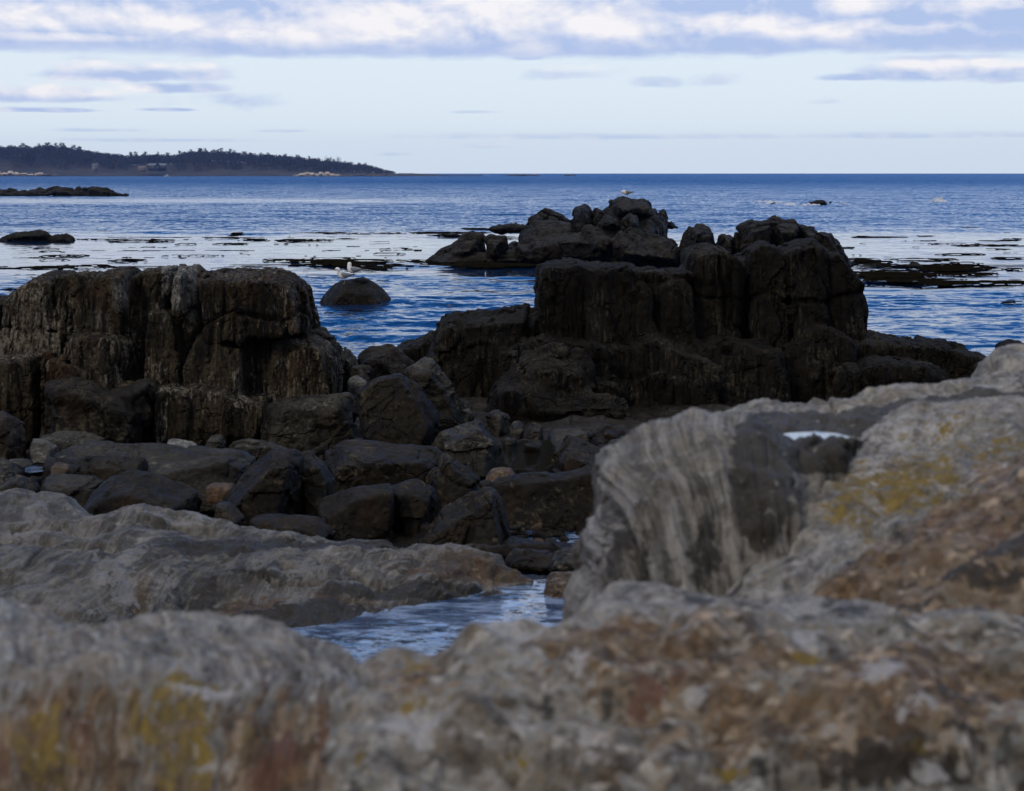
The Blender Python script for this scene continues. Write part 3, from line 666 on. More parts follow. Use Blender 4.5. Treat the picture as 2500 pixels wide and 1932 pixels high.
# boulder beach -------------------------------------------------------
beach = [
 # (z, depth, thickness, material, name, label, outline)
 (z4, 21.0, 1.4, M_BLD, 'boulder', 'tall blackish boulder with a rounded top between the two outcrops', [(222, 560), (330, 482), (470, 440), (560, 515), (640, 600), (690, 690), (690, 810), (600, 880), (300, 880), (235, 700)]),
 (z4, 20.4, 1.2, M_BLDG, 'boulder', 'rounded grey boulder with a pale peppered top beside the dark still pool', [(665, 870), (700, 800), (800, 750), (900, 715), (945, 722), (1005, 800), (1035, 880), (1000, 960), (880, 1000), (740, 960)]),
 (z4, 18.6, 1.5, M_BLD, 'boulder', 'broad flat-topped brown boulder in front of the tall blackish one', [(28, 915), (80, 870), (160, 842), (300, 850), (500, 868), (650, 890), (715, 920), (640, 1010), (600, 1080), (430, 1150), (140, 1160), (85, 1050)]),
 (z4, 17.8, 1.0, M_BLD, 'boulder', 'brown triangular boulder tapering right to a low tan stone', [(640, 1060), (715, 920), (780, 950), (930, 1060), (850, 1140), (800, 1180), (690, 1260)]),
 (z4, 16.2, 1.2, M_BLD, 'boulder', 'wet dark boulder with a slanting shiny top above the grey ledge', [(-20, 1200), (200, 1112), (380, 1098), (432, 1112), (425, 1290), (435, 1450), (340, 1440), (-10, 1380)]),
 (z4, 16.6, 1.1, M_BLD, 'boulder', 'dark split boulder wedged between the slanting and the pointed boulders', [(428, 1112), (560, 1078), (655, 1110), (685, 1200), (645, 1300), (560, 1480), (440, 1470)]),
 (z4, 15.7, 1.2, M_BLD, 'boulder', 'pointed brown boulder overhanging a black hollow beside the wet pebbles', [(580, 1440), (740, 1230), (960, 1118), (1012, 1140), (1050, 1250), (1092, 1372), (1060, 1440), (800, 1455)]),
 (z4, 17.0, .8, M_BLD, 'rock_slab', 'long log-like rock slab lying across the beach above the wet pebbles', [(930, 1085), (1140, 1048), (1400, 1020), (1650, 988), (1740, 990), (1700, 1060), (1500, 1135), (1300, 1185), (1060, 1195), (990, 1130)]),
 (z4, 19.0, 1.1, M_BLD, 'boulder', 'rusty brown boulder with slanting layers behind the log-like slab', [(1320, 1015), (1350, 910), (1435, 800), (1530, 838), (1700, 920), (1745, 985), (1600, 1020)]),
 (z4, 17.6, .5, M_TAN, 'stone', 'low tan stone at the left end of the log-like slab', [(960, 1065), (1000, 1012), (1060, 998), (1110, 1003), (1142, 1045), (1060, 1080)]),
 (z4, 15.3, .3, M_TAN, 'stone', 'small tan rounded stone in front of the pointed boulder', [(968, 1440), (985, 1392), (1010, 1384), (1042, 1398), (1055, 1450), (1010, 1468)]),
 (z3, 19.4, 1.2, M_BLD, 'boulder', 'dark boulder cut by the left frame edge below the columned outcrop', [(-80, 930), (40, 925), (120, 970), (170, 1050), (165, 1140), (100, 1210), (-80, 1210)]),
 (z3, 18.2, 2.0, M_BLDG, 'rock_slab', 'wide low grey slab spreading in front of the columned outcrop', [(330, 1180), (480, 1118), (850, 1112), (1450, 1165), (1540, 1215), (1450, 1330), (1200, 1335), (860, 1290), (350, 1215)]),
 (z3, 19.6, .7, M_BLDG, 'boulder', 'rounded greenish grey boulder at the back of the wide low slab', [(1335, 1168), (1385, 1112), (1480, 1100), (1630, 1125), (1710, 1160), (1600, 1200)]),
 (z3, 20.2, .5, M_PALE, 'stone', 'flat pale stone resting on the back edge of the wide slab', [(985, 1128), (995, 1096), (1045, 1092), (1150, 1113), (1172, 1138)]),
 (z3, 20.0, .5, M_BLDG, 'stone', 'upright grey stone between the flat pale stone and the rounded boulder', [(1210, 1150), (1250, 1080), (1310, 1072), (1338, 1110), (1315, 1160)]),
 (z3, 17.5, 1.0, M_BLD, 'rock_ledge', 'brown stepped ledge under the front of the wide low slab', [(265, 1185), (480, 1200), (855, 1215), (862, 1262), (640, 1315), (530, 1330), (260, 1260)]),
 (z3, 17.2, .9, M_BLDG, 'boulder', 'smooth light grey boulder cut by the left frame edge', [(-60, 1205), (10, 1212), (70, 1235), (135, 1300), (70, 1370), (-60, 1380)]),
 (z3, 16.4, .8, M_BLD, 'boulder', 'small dark angular boulder just above the ledge at the left edge', [(-20, 1365), (40, 1335), (105, 1303), (190, 1330), (245, 1380), (230, 1440), (-10, 1450)]),
 (z3, 16.5, 1.1, M_BLDG, 'rock_slab', 'flat grey slab with a brown front face beside the small dark angular boulder', [(230, 1385), (300, 1305), (560, 1320), (625, 1340), (540, 1410), (440, 1475), (240, 1440)]),
 (z3, 15.7, 1.3, M_BLD, 'boulder', 'big dark boulder with a broad crown above the lichened hump of the ledge', [(495, 1515), (555, 1405), (680, 1312), (800, 1280), (905, 1288), (1060, 1350), (1195, 1405), (1150, 1500), (1040, 1540), (700, 1570)]),
 (z3, 16.5, 1.3, M_BLD, 'boulder', 'large brown boulder with a domed top in the middle of the beach', [(1325, 1445), (1400, 1380), (1440, 1330), (1505, 1260), (1620, 1152), (1750, 1168), (1805, 1220), (1790, 1340), (1800, 1490), (1690, 1550), (1480, 1520)]),
 (z3, 16.8, 1.0, M_BLD, 'boulder', 'dark boulder with a bent crack right against the domed brown one', [(1770, 1230), (1840, 1180), (1925, 1230), (1990, 1345), (1965, 1430), (1790, 1470)]),
 (z3, 15.5, .5, M_BLDG, 'stone', 'grey wedge-shaped stone at the foot of the domed brown boulder', [(1262, 1505), (1285, 1470), (1350, 1478), (1450, 1565), (1300, 1565)]),
 (z3, 16.6, .4, M_TAN, 'stone', 'flat tan stone lying behind the big dark boulder', [(1220, 1378), (1262, 1354), (1392, 1360), (1380, 1390), (1290, 1405)]),
 (z3, 17.0, .4, M_TAN, 'stone', 'small tan block in front of the brown stepped ledge', [(300, 1272), (330, 1236), (412, 1248), (432, 1282), (360, 1296)]),
 (z3, 15.1, .8, M_BLD, 'rock_slab', 'low dark slab just behind the crest of the grey ledge', [(1480, 1580), (1560, 1545), (1700, 1540), (1880, 1560), (1990, 1640), (1900, 1690), (1500, 1660)]),
 (z3, 18.3, .5, M_BLDG, 'stone', 'flat grey stone at the left end of the small blue pool', [(30, 1240), (60, 1212), (140, 1208), (195, 1245), (140, 1262)]),
 (z3, 19.4, .5, M_PALE, 'stone', 'pale pitted stone below the dark boulder at the left edge', [(170, 1150), (200, 1095), (280, 1098), (345, 1140), (290, 1170), (210, 1180)]),
 (z4, 22.5, 1.2, M_BLDG, 'boulder', 'flat-topped grey block at the outcrop foot behind the dark still pool', [(1300, 890), (1330, 800), (1370, 775), (1470, 765), (1570, 790), (1600, 890)]),
 (z4, 22.2, 1.2, M_BLD, 'boulder', 'dark boulder wedged between the flat grey block and the outcrop', [(1560, 890), (1590, 800), (1660, 745), (1760, 790), (1800, 880), (1760, 930)]),
 (z4, 21.2, .6, M_BLDG, 'stone', 'pale grey stone right of the rusty brown layered boulder', [(1655, 885), (1690, 842), (1745, 838), (1775, 870), (1770, 905)]),
 (z4, 21.6, .5, M_BLDG, 'stone', 'small grey stone at the back left of the dark still pool', [(1062, 860), (1075, 828), (1105, 822), (1122, 845), (1118, 870)]),
 (z4, 23.2, .7, M_BLDG, 'stone', 'rounded grey stone at the foot of the layered ledge, left of its neighbours', [(1100, 790), (1120, 740), (1160, 728), (1190, 750), (1185, 800)]),
 (z4, 22.8, .7, M_BLDG, 'stone', 'grey stone with a split face between the rounded stone and the flat-topped block', [(1195, 860), (1205, 780), (1240, 740), (1290, 760), (1300, 830), (1270, 870)]),
 (z4, 22.4, .6, M_BLD, 'stone', 'low dark stone at the water edge of the still pool', [(1130, 880), (1160, 838), (1210, 832), (1235, 870), (1200, 900)]),
 (z4, 23.6, 1.0, M_BLDG, 'boulder', 'grey boulder half buried at the left of the layered ledge', [(960, 760), (985, 690), (1030, 670), (1085, 700), (1100, 770), (1040, 800)]),
 (z3, 20.2, 1.0, M_BLDG, 'rock_slab', 'light grey slab tilted against the foot of the columned outcrop', [(255, 1080), (350, 1050), (500, 1050), (620, 1095), (560, 1130), (350, 1130)]),
]
for k, (z, d, t, m, nm, lb, pts) in enumerate(beach):
    small = nm == 'stone'
    rock(nm, [block(PL(z, *pts), d, t, 60 + k, tilt=(6, 27), front=3, lean=.25, down=.35 if not small else .12)], m, lb, 'stone' if small else ('boulder' if nm == 'boulder' else 'rock'),
         vox=.016 if small else .021, k=.005, amp=.012 if small else .015, L=.35, crack=None if small else [(.7, .5, .8), (.3, .6, 1.3)], crack_d=.05, fine=(.003, .05) if small else (.005, .06), chis=((.012, (.12,) * 3),) if small else ((.045, (.5, .6, .5)), (.02, (.16, .3, .2))), seed=60 + k, zmin=-.25)

# far islet with a gull, and the humps behind the black outcrop --------
def BA(d, t, seed, *pts, **kw): return block(PL(za, *pts), d, t, seed, **kw)
islet = [
    BA(72, 5, 1, (-330, 590), (-200, 560), (-140, 480), (-60, 380), (0, 362), (100, 372), (130, 400), (120, 600), (-330, 640), tilt=(14, 40)),
    BA(71, 4, 2, (105, 400), (130, 382), (262, 392), (268, 420), (262, 560), (100, 620), tilt=(10, 30)),
    BA(72, 4, 22, (262, 470), (335, 410), (370, 440), (370, 600), (250, 600), tilt=(10, 30)),
    BA(72, 6, 3, (360, 372), (440, 350), (480, 290), (600, 285), (760, 300), (900, 640), (340, 640), tilt=(14, 40)),
    BA(74, 5, 4, (432, 264), (465, 232), (500, 202), (575, 193), (640, 218), (700, 250), (745, 285), (740, 400), (430, 400), tilt=(12, 36)),
    BA(75, 4, 5, (120, 345), (190, 318), (300, 318), (350, 296), (440, 298), (470, 330), (440, 380), (200, 366), tilt=(12, 36)),
    BA(73, 4, 6, (755, 290), (785, 262), (782, 195), (812, 170), (850, 158), (890, 162), (912, 190), (918, 250), (960, 400), (760, 400), tilt=(8, 24)),
    BA(73, 3, 7, (918, 215), (930, 185), (965, 178), (1000, 210), (1010, 400), (920, 400), tilt=(8, 24)),
    BA(73, 6, 8, (1000, 225), (1030, 175), (1056, 165), (1400, 185), (1440, 240), (1480, 330), (1490, 400), (1500, 640), (960, 640), tilt=(12, 34)),
    BA(73, 4.5, 9, (1050, 135), (1060, 120), (1170, 97), (1240, 98), (1340, 106), (1362, 122), (1370, 185), (1380, 260), (1050, 260), tilt=(6, 20)),
    BA(75, 3, 10, (1430, 215), (1450, 195), (1488, 205), (1505, 250), (1500, 340), (1430, 340), tilt=(8, 24)),
    BA(75, 2.5, 11, (1490, 300), (1510, 268), (1530, 275), (1570, 328), (1490, 332), tilt=(8, 24)),
    BA(69, 5, 12, (1060, 430), (1110, 370), (1230, 350), (1370, 375), (1480, 400), (1600, 470), (1640, 680), (1060, 680), tilt=(14, 40)),
    BA(70, 4, 13, (830, 400), (880, 320), (1000, 310), (1090, 360), (1090, 640), (860, 640), tilt=(14, 40)),
    BA(70, 3, 14, (940, 290), (1000, 245), (1060, 240), (1110, 280), (1140, 340), (960, 360), tilt=(14, 36)),
    BA(70, 3, 15, (1160, 260), (1215, 230), (1260, 250), (1290, 320), (1180, 340), tilt=(14, 36)),
    BA(71, 6, 16, (-200, 530), (340, 500), (1060, 470), (1640, 500), (1640, 640), (-330, 640)),
    BA(70.5, 4, 18, (340, 440), (480, 400), (760, 370), (1100, 390), (1480, 430), (1600, 520), (1600, 640), (330, 640), tilt=(14, 30)),
    BA(73, 5, 17, (400, 400), (800, 330), (1100, 330), (1480, 360), (1500, 640), (360, 640)),
]
ISL = rock('rock_islet', islet, M_ISL, 'jagged dark islet in the water with a gull on its highest block', 'rock islet', vox=.055, k=.025, chis=((.12, (.8, 1.2, 1.1)), (.06, (.3, .5, .4))), amp=.06, L=1.1,
     crack=[(.5, .3, .2), (.2, .3, .6)], crack_d=.15, strata=(.06, (1.2, .7, .5)), fine=(.05, .35), seed=4, zmin=-.35)
hump = [
    BA(69, 3, 1, (1595, 430), (1612, 385), (1660, 322), (1740, 320), (1810, 335), (1840, 370), (1862, 460), (1860, 640), (1580, 640), tilt=(10, 28)),
    BA(69, 3, 2, (1858, 470), (1872, 365), (1905, 362), (1950, 385), (2000, 410), (2010, 640), (1850, 640), tilt=(10, 28)),
    BA(69, 4, 3, (2000, 420), (2020, 350), (2040, 302), (2080, 290), (2200, 275), (2270, 290), (2270, 640), (1990, 640), tilt=(8, 26)),
    block(PL(zb, (245, 310), (270, 292), (370, 290), (430, 298), (450, 330), (470, 350), (460, 700), (230, 700)), 69, 4, 4, tilt=(8, 26)),
    block(PL(zb, (478, 350), (500, 342), (540, 365), (598, 380), (607, 420), (620, 700), (470, 700)), 69, 3.5, 5, tilt=(8, 26)),
    block(PL(zb, (605, 430), (620, 410), (690, 405), (730, 425), (755, 460), (775, 530), (800, 580), (860, 640), (880, 700), (600, 700)), 68.5, 3.5, 6, tilt=(8, 30)),
    block(PL(zb, (-100, 480), (600, 450), (800, 700), (-300, 700)), 70, 4, 7),
]
rock('rock_islet', hump, M_ISL, 'dark islet of rounded blocks rising behind the black outcrop', 'rock islet', vox=.05, k=.025, chis=((.16, (.8, 1.2, 1.3)), (.06, (.3, .5, .5))), amp=.05, L=.9,
     crack=[(.6, .3, .3), (.3, .3, .7)], crack_d=.22, strata=(.05, (1.2, .7, .5)), fine=(.04, .3), seed=5, zmin=-.35)

# boulder with the two gulls -------------------------------------------
def zg(x, y): return (750 + .11447 * x, 600 + .11447 * y)
GB = rock('boulder', [block(PL(zg, (250, 1195), (330, 1090), (430, 930), (620, 770), (800, 690), (900, 680), (1020, 700), (1400, 730), (1600, 860), (1760, 1030), (1860, 1160), (1840, 1260), (250, 1260)), 49.5, 2.0, 9, tilt=(14, 40), front=3, down=.3),
                      block(PL(zg, (900, 690), (1010, 655), (1130, 622), (1230, 625), (1310, 665), (1400, 745), (1300, 860), (1000, 800)), 49.5, 1.3, 10, tilt=(10, 34))],
     M_ISL, 'smooth dome-shaped brown boulder standing in the water under two gulls', 'boulder', vox=.045, k=.05, chis=((.02, (.5,) * 3),), amp=.03, L=.6, fine=(.008, .15), seed=9, zmin=-.25)
# left: small islet, long reef, lone weedy rock ------------------------
def B1(d, t, seed, *pts, **kw): return block(PL(z1, *pts), d, t, seed, **kw)
rock('rock_islet', [B1(94, 5, 1, (-60, 590), (0, 575), (80, 545), (130, 528), (200, 526), (250, 545), (280, 556), (270, 600), (-60, 600), tilt=(20, 50)),
                    B1(94, 3.5, 2, (250, 565), (300, 550), (355, 546), (385, 560), (405, 580), (400, 600), (250, 600), tilt=(20, 50)),
                    B1(93, 4, 3, (-120, 600), (-60, 572), (40, 570), (60, 600), tilt=(20, 50))], M_BLACK, 'low black weed-covered islet at the left edge of the calm water', 'rock islet',
     vox=.10, k=.05, amp=.08, L=.8, fine=(.05, .3), seed=6, zmin=-.3)
reef = [((-60, 515), (0, 498), (45, 492), (75, 505), (110, 520), (110, 610), (-60, 610)), ((90, 525), (160, 520), (250, 528), (260, 600), (90, 600)), ((230, 530), (330, 515), (400, 512), (470, 510), (480, 590), (230, 590)),
        ((440, 515), (480, 490), (520, 480), (620, 475), (660, 484), (700, 505), (720, 590), (440, 590)), ((690, 520), (740, 500), (820, 502), (840, 580), (690, 580)), ((815, 500), (840, 485), (865, 490), (880, 510), (870, 580), (815, 580)),
        ((860, 515), (900, 500), (930, 520), (980, 525), (1005, 512), (1040, 530), (1130, 545), (1200, 560), (1260, 572), (1200, 585), (860, 585))]
rock('rock_reef', [block(PL(zc, *q), 280 + (k % 3) * 3, 14, 20 + k, tilt=(18, 50)) for k, q in enumerate(reef)] + [block(PL(zc, (-80, 545), (700, 540), (1230, 572), (1200, 590), (-80, 612)), 279, 20, 31, tilt=(30, 60))],
     M_BLACK, 'long low black reef far out on the left', 'rock reef', vox=.30, k=.08, amp=.35, L=1.8, crack=[(.2, .1, .3)], crack_d=.4, fine=(.16, .9), seed=7, zmin=-.8)
rock('rock', [B1(66.5, 2.2, 4, (290, 735), (320, 716), (350, 709), (390, 716), (405, 735), tilt=(20, 50))], M_BLACK, 'small black rock tip poking through the weed on the left', 'rock', vox=.06, amp=.06, seed=8, zmin=-.2)
rock('rock', [block(PL(zb, (1285, 670), (1300, 620), (1330, 608), (1360, 620), (1415, 668)), 66.5, 1.6, 5, tilt=(20, 45))], M_BLACK, 'small black rock among the seaweed on the right', 'rock', vox=.06, amp=.06, seed=11, zmin=-.2)
rock('rock', [block(PL(zb, (548, 175), (570, 165), (640, 160), (720, 166), (752, 176), (740, 186), (560, 186)), 203, 5, 5, tilt=(25, 50))], M_BLACK, 'black rock awash beside the white breaking water', 'rock', vox=.2, amp=.25, L=1.2, fine=(.1, .5), seed=12, zmin=-.5)
rock('rock', [block(PL(zb, (260, 178), (300, 165), (350, 165), (400, 172), (380, 182), (280, 182)), 204, 4, 6, tilt=(25, 50))], M_BLACK, 'smaller dark rock tip inside the white breaking water', 'rock', vox=.2, amp=.2, L=1.2, fine=(.1, .5), seed=13, zmin=-.5)
# ------------------------------------------------------------------ ground: sea bed, beach and the rising shore behind
gy = np.concatenate([np.linspace(-190, -8, 60), np.linspace(-7, 11, 37), np.linspace(11.1, 37, 300), np.linspace(38, 90, 40)])
gx = np.concatenate([np.linspace(-420, -14, 60), np.linspace(-13.7, -7, 20), np.linspace(-6.9, 6.9, 200), np.linspace(7, 13.7, 20), np.linspace(14, 420, 60)])
GX, GY = np.meshgrid(gx, gy)
kn = np.array([(-190, 11), (-120, 10), (-75, 9), (-48, 7.5), (-30, 5), (-15, 3.2), (-6, 2.5), (0, 2.2), (3, 1.9), (6, 1.5), (8, .9), (10, .35), (13, .25), (15.2, .30), (17, .14), (20, .12), (24, .14), (29, .08), (31, -.1), (34, -.45), (45, -1.2), (60, -2), (90, -4)])
GZ = np.interp(GY, kn[:, 0], kn[:, 1])
Pg = np.stack([GX.ravel(), GY.ravel(), np.zeros(GX.size)], 1)
GZ = GZ + (fbm(Pg / 1.1, 5, .55) * .10 + fbm(Pg / .25, 3) * .03).reshape(GZ.shape) + np.clip((-GY - 20) / 40, 0, 1) * (fbm(Pg / 9., 4) * 1.2).reshape(GZ.shape)
I = np.arange(GX.size).reshape(GX.shape)
Q = np.stack([I[:-1, :-1], I[:-1, 1:], I[1:, 1:], I[1:, :-1]], -1).reshape(-1, 4)

tag(link('ground', mesh_np('ground', np.stack([GX.ravel(), GY.ravel(), GZ.ravel()], 1), Q), rock_mat('wet_beach_ground', (.006, .0048, .003), (.018, .0145, .009), (.05, .044, .034), (.04, .025, .012), streak=(5, 5, 5), spots=.6, rough=(.2, .6), bump=.03)), kind='structure')
# ------------------------------------------------------------------ the pale worn ledges near the eye
def ledge_mat(name, tone=1., warm=.4, streak=(26, 2.2), line=.6, blot=9., bb=.22, drip=False, clast=.4, cs=(18, 18, 14), bl=.8, bc=(.30, .68)):
    """banded grey gneiss: grey and buff bands down the fall line, dark mica seams, quartz flecks, lichen where it grows"""
    m, t, b = new_mat(name)
    P = t.new('ShaderNodeTexCoord').outputs['Object']
    UV = t.new('ShaderNodeTexCoord').outputs['UV']
    g = lambda *c: tuple(q * tone for q in c)
    band = t.noise(t.map(UV, (streak[0], streak[1], 1)), 1, 8, .68, 1.2)
    band2 = t.noise(t.map(UV, (streak[0] * 3.4, streak[1] * 2.6, 1), (4, 2, 0)), 1, 6, .7, .8)
    blotn = t.noise(P, blot, 7, .66, .6)
    big = t.noise(P, 2.1, 5, .6, .8)
    grain = t.noise(P, 75, 4, .75)
    speck = t.noise(t.map(P, (1, 1, 1), (3, 8, 2)), 25, 5, .62)
    col = t.mix(t.st(band, *bc), g(.048, .046, .043), g(.34, .332, .312))
    col = t.mix(t.m('MULTIPLY', t.st(big, .38, .66), warm), col, g(.245, .20, .14))
    col = t.mix(t.m('MULTIPLY', t.st(blotn, .52, .70), .65), col, g(.40, .385, .37))
    # dark seams
    seam = t.st(t.m('ABSOLUTE', t.m('SUBTRACT', band2, .5)), .055, .0)
    col = t.mix(t.m('MULTIPLY', t.m('MULTIPLY', seam, t.st(blotn, .60, .40)), line), col, g(.045, .042, .04))
    rust = t.st(t.noise(t.map(P, (1, 1, .5), (6, 2, 4)), 6.5, 7, .68, 1.), .56, .70)
    brown = t.attr('brown'); lich = t.attr('lichen'); dark = t.attr('dark'); pale = t.attr('pale'); red = t.attr('red')
    mott = t.noise(t.map(P, (1, 1, .7), (1, 5, 9)), 11, 8, .7, .5)
    mott2 = t.noise(t.map(UV, (13, 2.2, 1)), 1, 8, .70, .5) if drip else t.noise(t.map(P, (1, 1, .8), (8, 2, 3)), 4.2, 8, .72, .6)
    mott3 = t.noise(t.map(UV, (46, 14, 1), (3, 3, 0)), 1, 6, .7, .4) if drip else t.noise(t.map(P, (1.3, 1.3, .7), (2, 7, 5)), 26, 6, .7, .4)
    if drip: mott = t.noise(t.map(UV, (24, 5, 1), (1, 5, 0)), 1, 8, .7, .5)
    def cover(a, k=1.9, lo=.42, hi=.62):
        n = t.m('ADD', t.m('MULTIPLY', t.m('SUBTRACT', mott2, .5), k), t.m('ADD', t.m('MULTIPLY', t.m('SUBTRACT', mott, .5), k * .8), t.m('MULTIPLY', t.m('SUBTRACT', mott3, .5), k * .6)))
        return t.m('MULTIPLY', t.st(t.m('ADD', a, n), lo, hi), t.m('MULTIPLY', a, 3., clamp=True))
    w = t.m('MULTIPLY', cover(brown), .85)
    col = t.mix(w, col, t.mix(t.st(blotn, .35, .65), g(.045, .031, .015), g(.18, .128, .068)))
    col = t.mix(t.m('MULTIPLY', rust, t.m('ADD', .25, t.m('MULTIPLY', brown, .5))), col, g(.17, .095, .045))
    dn = t.new('ShaderNodeTexNoise'); t.put(dn.inputs['Vector'], P); dn.inputs['Scale'].default_value = 16; dn.inputs['Detail'].default_value = 4
    for q_, (sc, wgt, lo) in enumerate(((1., .9, 0), (2.6, .8, 13))):
        va = t.new('ShaderNodeVectorMath', operation='ADD'); t.l.new(t.map(UV if drip else P, tuple(x * sc for x in cs), (lo, lo * .7, 0)), va.inputs[0])
        vs = t.new('ShaderNodeVectorMath', operation='SCALE'); t.l.new(dn.outputs['Color'], vs.inputs[0]); vs.inputs['Scale'].default_value = 1.6; t.l.new(vs.outputs[0], va.inputs[1])
        vo = t.new('ShaderNodeTexVoronoi', feature='SMOOTH_F1'); t.l.new(va.outputs[0], vo.inputs['Vector']); vo.inputs['Scale'].default_value = 1; vo.inputs['Smoothness'].default_value = .25
        sp = t.new('ShaderNodeSeparateXYZ'); t.l.new(vo.outputs['Color'], sp.inputs[0])
        rp = t.new('ShaderNodeValToRGB'); t.put(rp.inputs[0], t.m('ADD', sp.outputs[0], t.m('MULTIPLY', t.m('SUBTRACT', mott2, .5), .8)))
        el = rp.color_ramp.elements; el[0].position = .12; el[0].color = (.022, .016, .010, 1); el[1].position = .97; el[1].color = (.58, .56, .52, 1)
        for ps, cc_ in ((.26, (.10, .068, .036)), (.42, (.205, .20, .18)), (.58, (.30, .245, .17)), (.72, (.19, .22, .235)), (.86, (.38, .37, .345))):
            e_ = el.new(ps); e_.color = tuple(tone * x for x in cc_) + (1,)
        col = t.mix(t.m('MULTIPLY', t.st(sp.outputs[1], .15, .75), clast * wgt), col, rp.outputs[0])
    col = t.mix(t.m('MULTIPLY', w, .8), col, t.mix(1., col, (.88, .62, .36), 'MULTIPLY'))
    col = t.mix(t.m('MULTIPLY', cover(red, 2.6), .75), col, g(.115, .042, .024))
    col = t.mix(t.m('MULTIPLY', cover(dark, 2.0), .85), col, g(.018, .016, .013))  # dark masks: painted-in shade of clefts and undercuts as well as darker rock
    col = t.mix(t.m('MULTIPLY', cover(pale, 2.2), .75), col, g(.43, .425, .43))
    ln = t.noise(t.map(P, (1, 1, .8), (12, 1, 7)), 14, 7, .66, .8)
    l_ = t.m('MULTIPLY', cover(lich, 2.8, .52, .64), t.st(ln, .42, .52))
    col = t.mix(l_, col, t.mix(t.st(mott, .35, .65), (.10, .072, .022), (.225, .155, .026)))
    col = t.mix(t.m('MULTIPLY', t.st(grain, .40, .70), .5), col, t.mix(1., col, (.45, .45, .45), 'MULTIPLY'))
    col = t.mix(t.m('MULTIPLY', t.st(speck, .60, .74), .42), col, g(.56, .55, .54))
    col = t.mix(t.m('MULTIPLY', t.st(speck, .42, .30), .6), col, g(.05, .045, .04))
    t.put(b.inputs['Base Color'], col)
    t.put(b.inputs['Roughness'], t.m('ADD', .36, t.m('MULTIPLY', band2, .5)))
    b.inputs['Specular IOR Level'].default_value = .33
    h = t.m('ADD', t.m('MULTIPLY', band, bb), t.m('ADD', t.m('MULTIPLY', blotn, bl), t.m('ADD', t.m('MULTIPLY', grain, .16), t.m('ADD', t.m('MULTIPLY', band2, bb * .7), t.m('MULTIPLY', mott3, .4)))))
    t.put(b.inputs['Normal'], t.bump(h, .9, .035))
    return m
M_L1 = ledge_mat('grey_ledge_rock', 1.0, .30, (7, 3), .35, 9, clast=.36, bc=(.38, .62))
M_L2 = ledge_mat('pillar_rock', .92, .25, (15, 1.0), .9, 7, .5, clast=.2, cs=(16, 16, 5), bc=(.38, .60))
M_L3 = ledge_mat('stained_ledge_rock', .95, .75, (11, 2.2), .5, 11, .3, True, .5, (24, 5, 1), bl=.5, bc=(.40, .60))
M_L5 = ledge_mat('mottled_rock', .95, .6, (5, 4), .3, 10, clast=.74, cs=(14, 14, 12), bl=.6, bc=(.40, .60))
M_L4 = ledge_mat('far_ledge_rock', .46, .25, (5, 1.3), 1., 4.5, clast=.16, cs=(9, 9, 12), bl=.35, bc=(.40, .60))

# ledge across the middle left, above the small pool ---------------------
ledge('rock_ledge', [
    [(-160, 1192, 13.9), (0, 1200, 13.9), (60, 1203, 13.9), (130, 1213, 13.9), (190, 1238, 13.8), (235, 1262, 13.7), (300, 1300, 13.6)],
    [(-160, 1240, 13.2), (0, 1240, 13.2), (60, 1242, 13.2), (130, 1252, 13.2), (190, 1270, 13.2), (235, 1290, 13.2), (300, 1330, 13.2)],
    [(-160, 1330, 12.7), (0, 1330, 12.7), (130, 1330, 12.8), (300, 1380, 12.8)]],
    M_L4, 'rounded grey rock hump at the left edge, nearest the beach boulders', nu=160, nv=110, amp=.04, L=.5, seed=70, streak=(.015, 5, .8))
ledge('rock_ledge', [
    [(-160, 1268, 12.9), (0, 1270, 12.9), (110, 1268, 12.9), (220, 1263, 13.0), (290, 1248, 13.1), (370, 1241, 13.1), (470, 1246, 13.1), (560, 1263, 13.0), (640, 1287, 13.0), (720, 1303, 12.9), (830, 1309, 12.9), (905, 1313, 12.8), (945, 1328, 12.7), (970, 1350, 12.6)],
    [(-160, 1310, 12.4), (0, 1312, 12.4), (200, 1305, 12.5), (370, 1280, 12.6), (560, 1300, 12.6), (720, 1328, 12.6), (850, 1332, 12.6), (985, 1362, 12.5)],
    [(-160, 1360, 11.9), (0, 1360, 11.9), (200, 1350, 11.9), (400, 1330, 12.1), (580, 1345, 12.2), (720, 1362, 12.2), (850, 1360, 12.3), (990, 1375, 12.3)],
    [(-160, 1440, 11.2), (0, 1440, 11.2), (200, 1430, 11.2), (380, 1400, 11.5), (500, 1400, 11.8), (720, 1400, 12.0), (980, 1400, 12.1)],
    [(-160, 1530, 10.6), (0, 1530, 10.6), (200, 1530, 10.7), (380, 1540, 10.9), (520, 1500, 11.4), (720, 1470, 11.8), (960, 1450, 12.0)]],
    M_L4, 'broad grey banded rock ledge across the left with a dark seam under its crest', nu=420, nv=240, amp=.075, L=.8, seed=71, creases=(((.7, .9, 6.), .09, .07), ((2.2, 2., 3.), .03, .06)), streak=(.03, 4.5, .6), skew=.7,
    masks={'dark': [(700, 1335, 320, 26, 1.6), (560, 1325, 180, 18, 1.2), (880, 1335, 140, 18, 1.3), (120, 1330, 140, 14, .5)], 'pale': [(310, 1410, 50, 80, .75), (240, 1390, 40, 70, .5), (400, 1430, 40, 60, .5), (60, 1290, 160, 26, .55), (420, 1252, 180, 10, .6), (700, 1310, 150, 8, .5)], 'brown': [(560, 1330, 120, 30, .6), (345, 1440, 30, 70, .8)]})
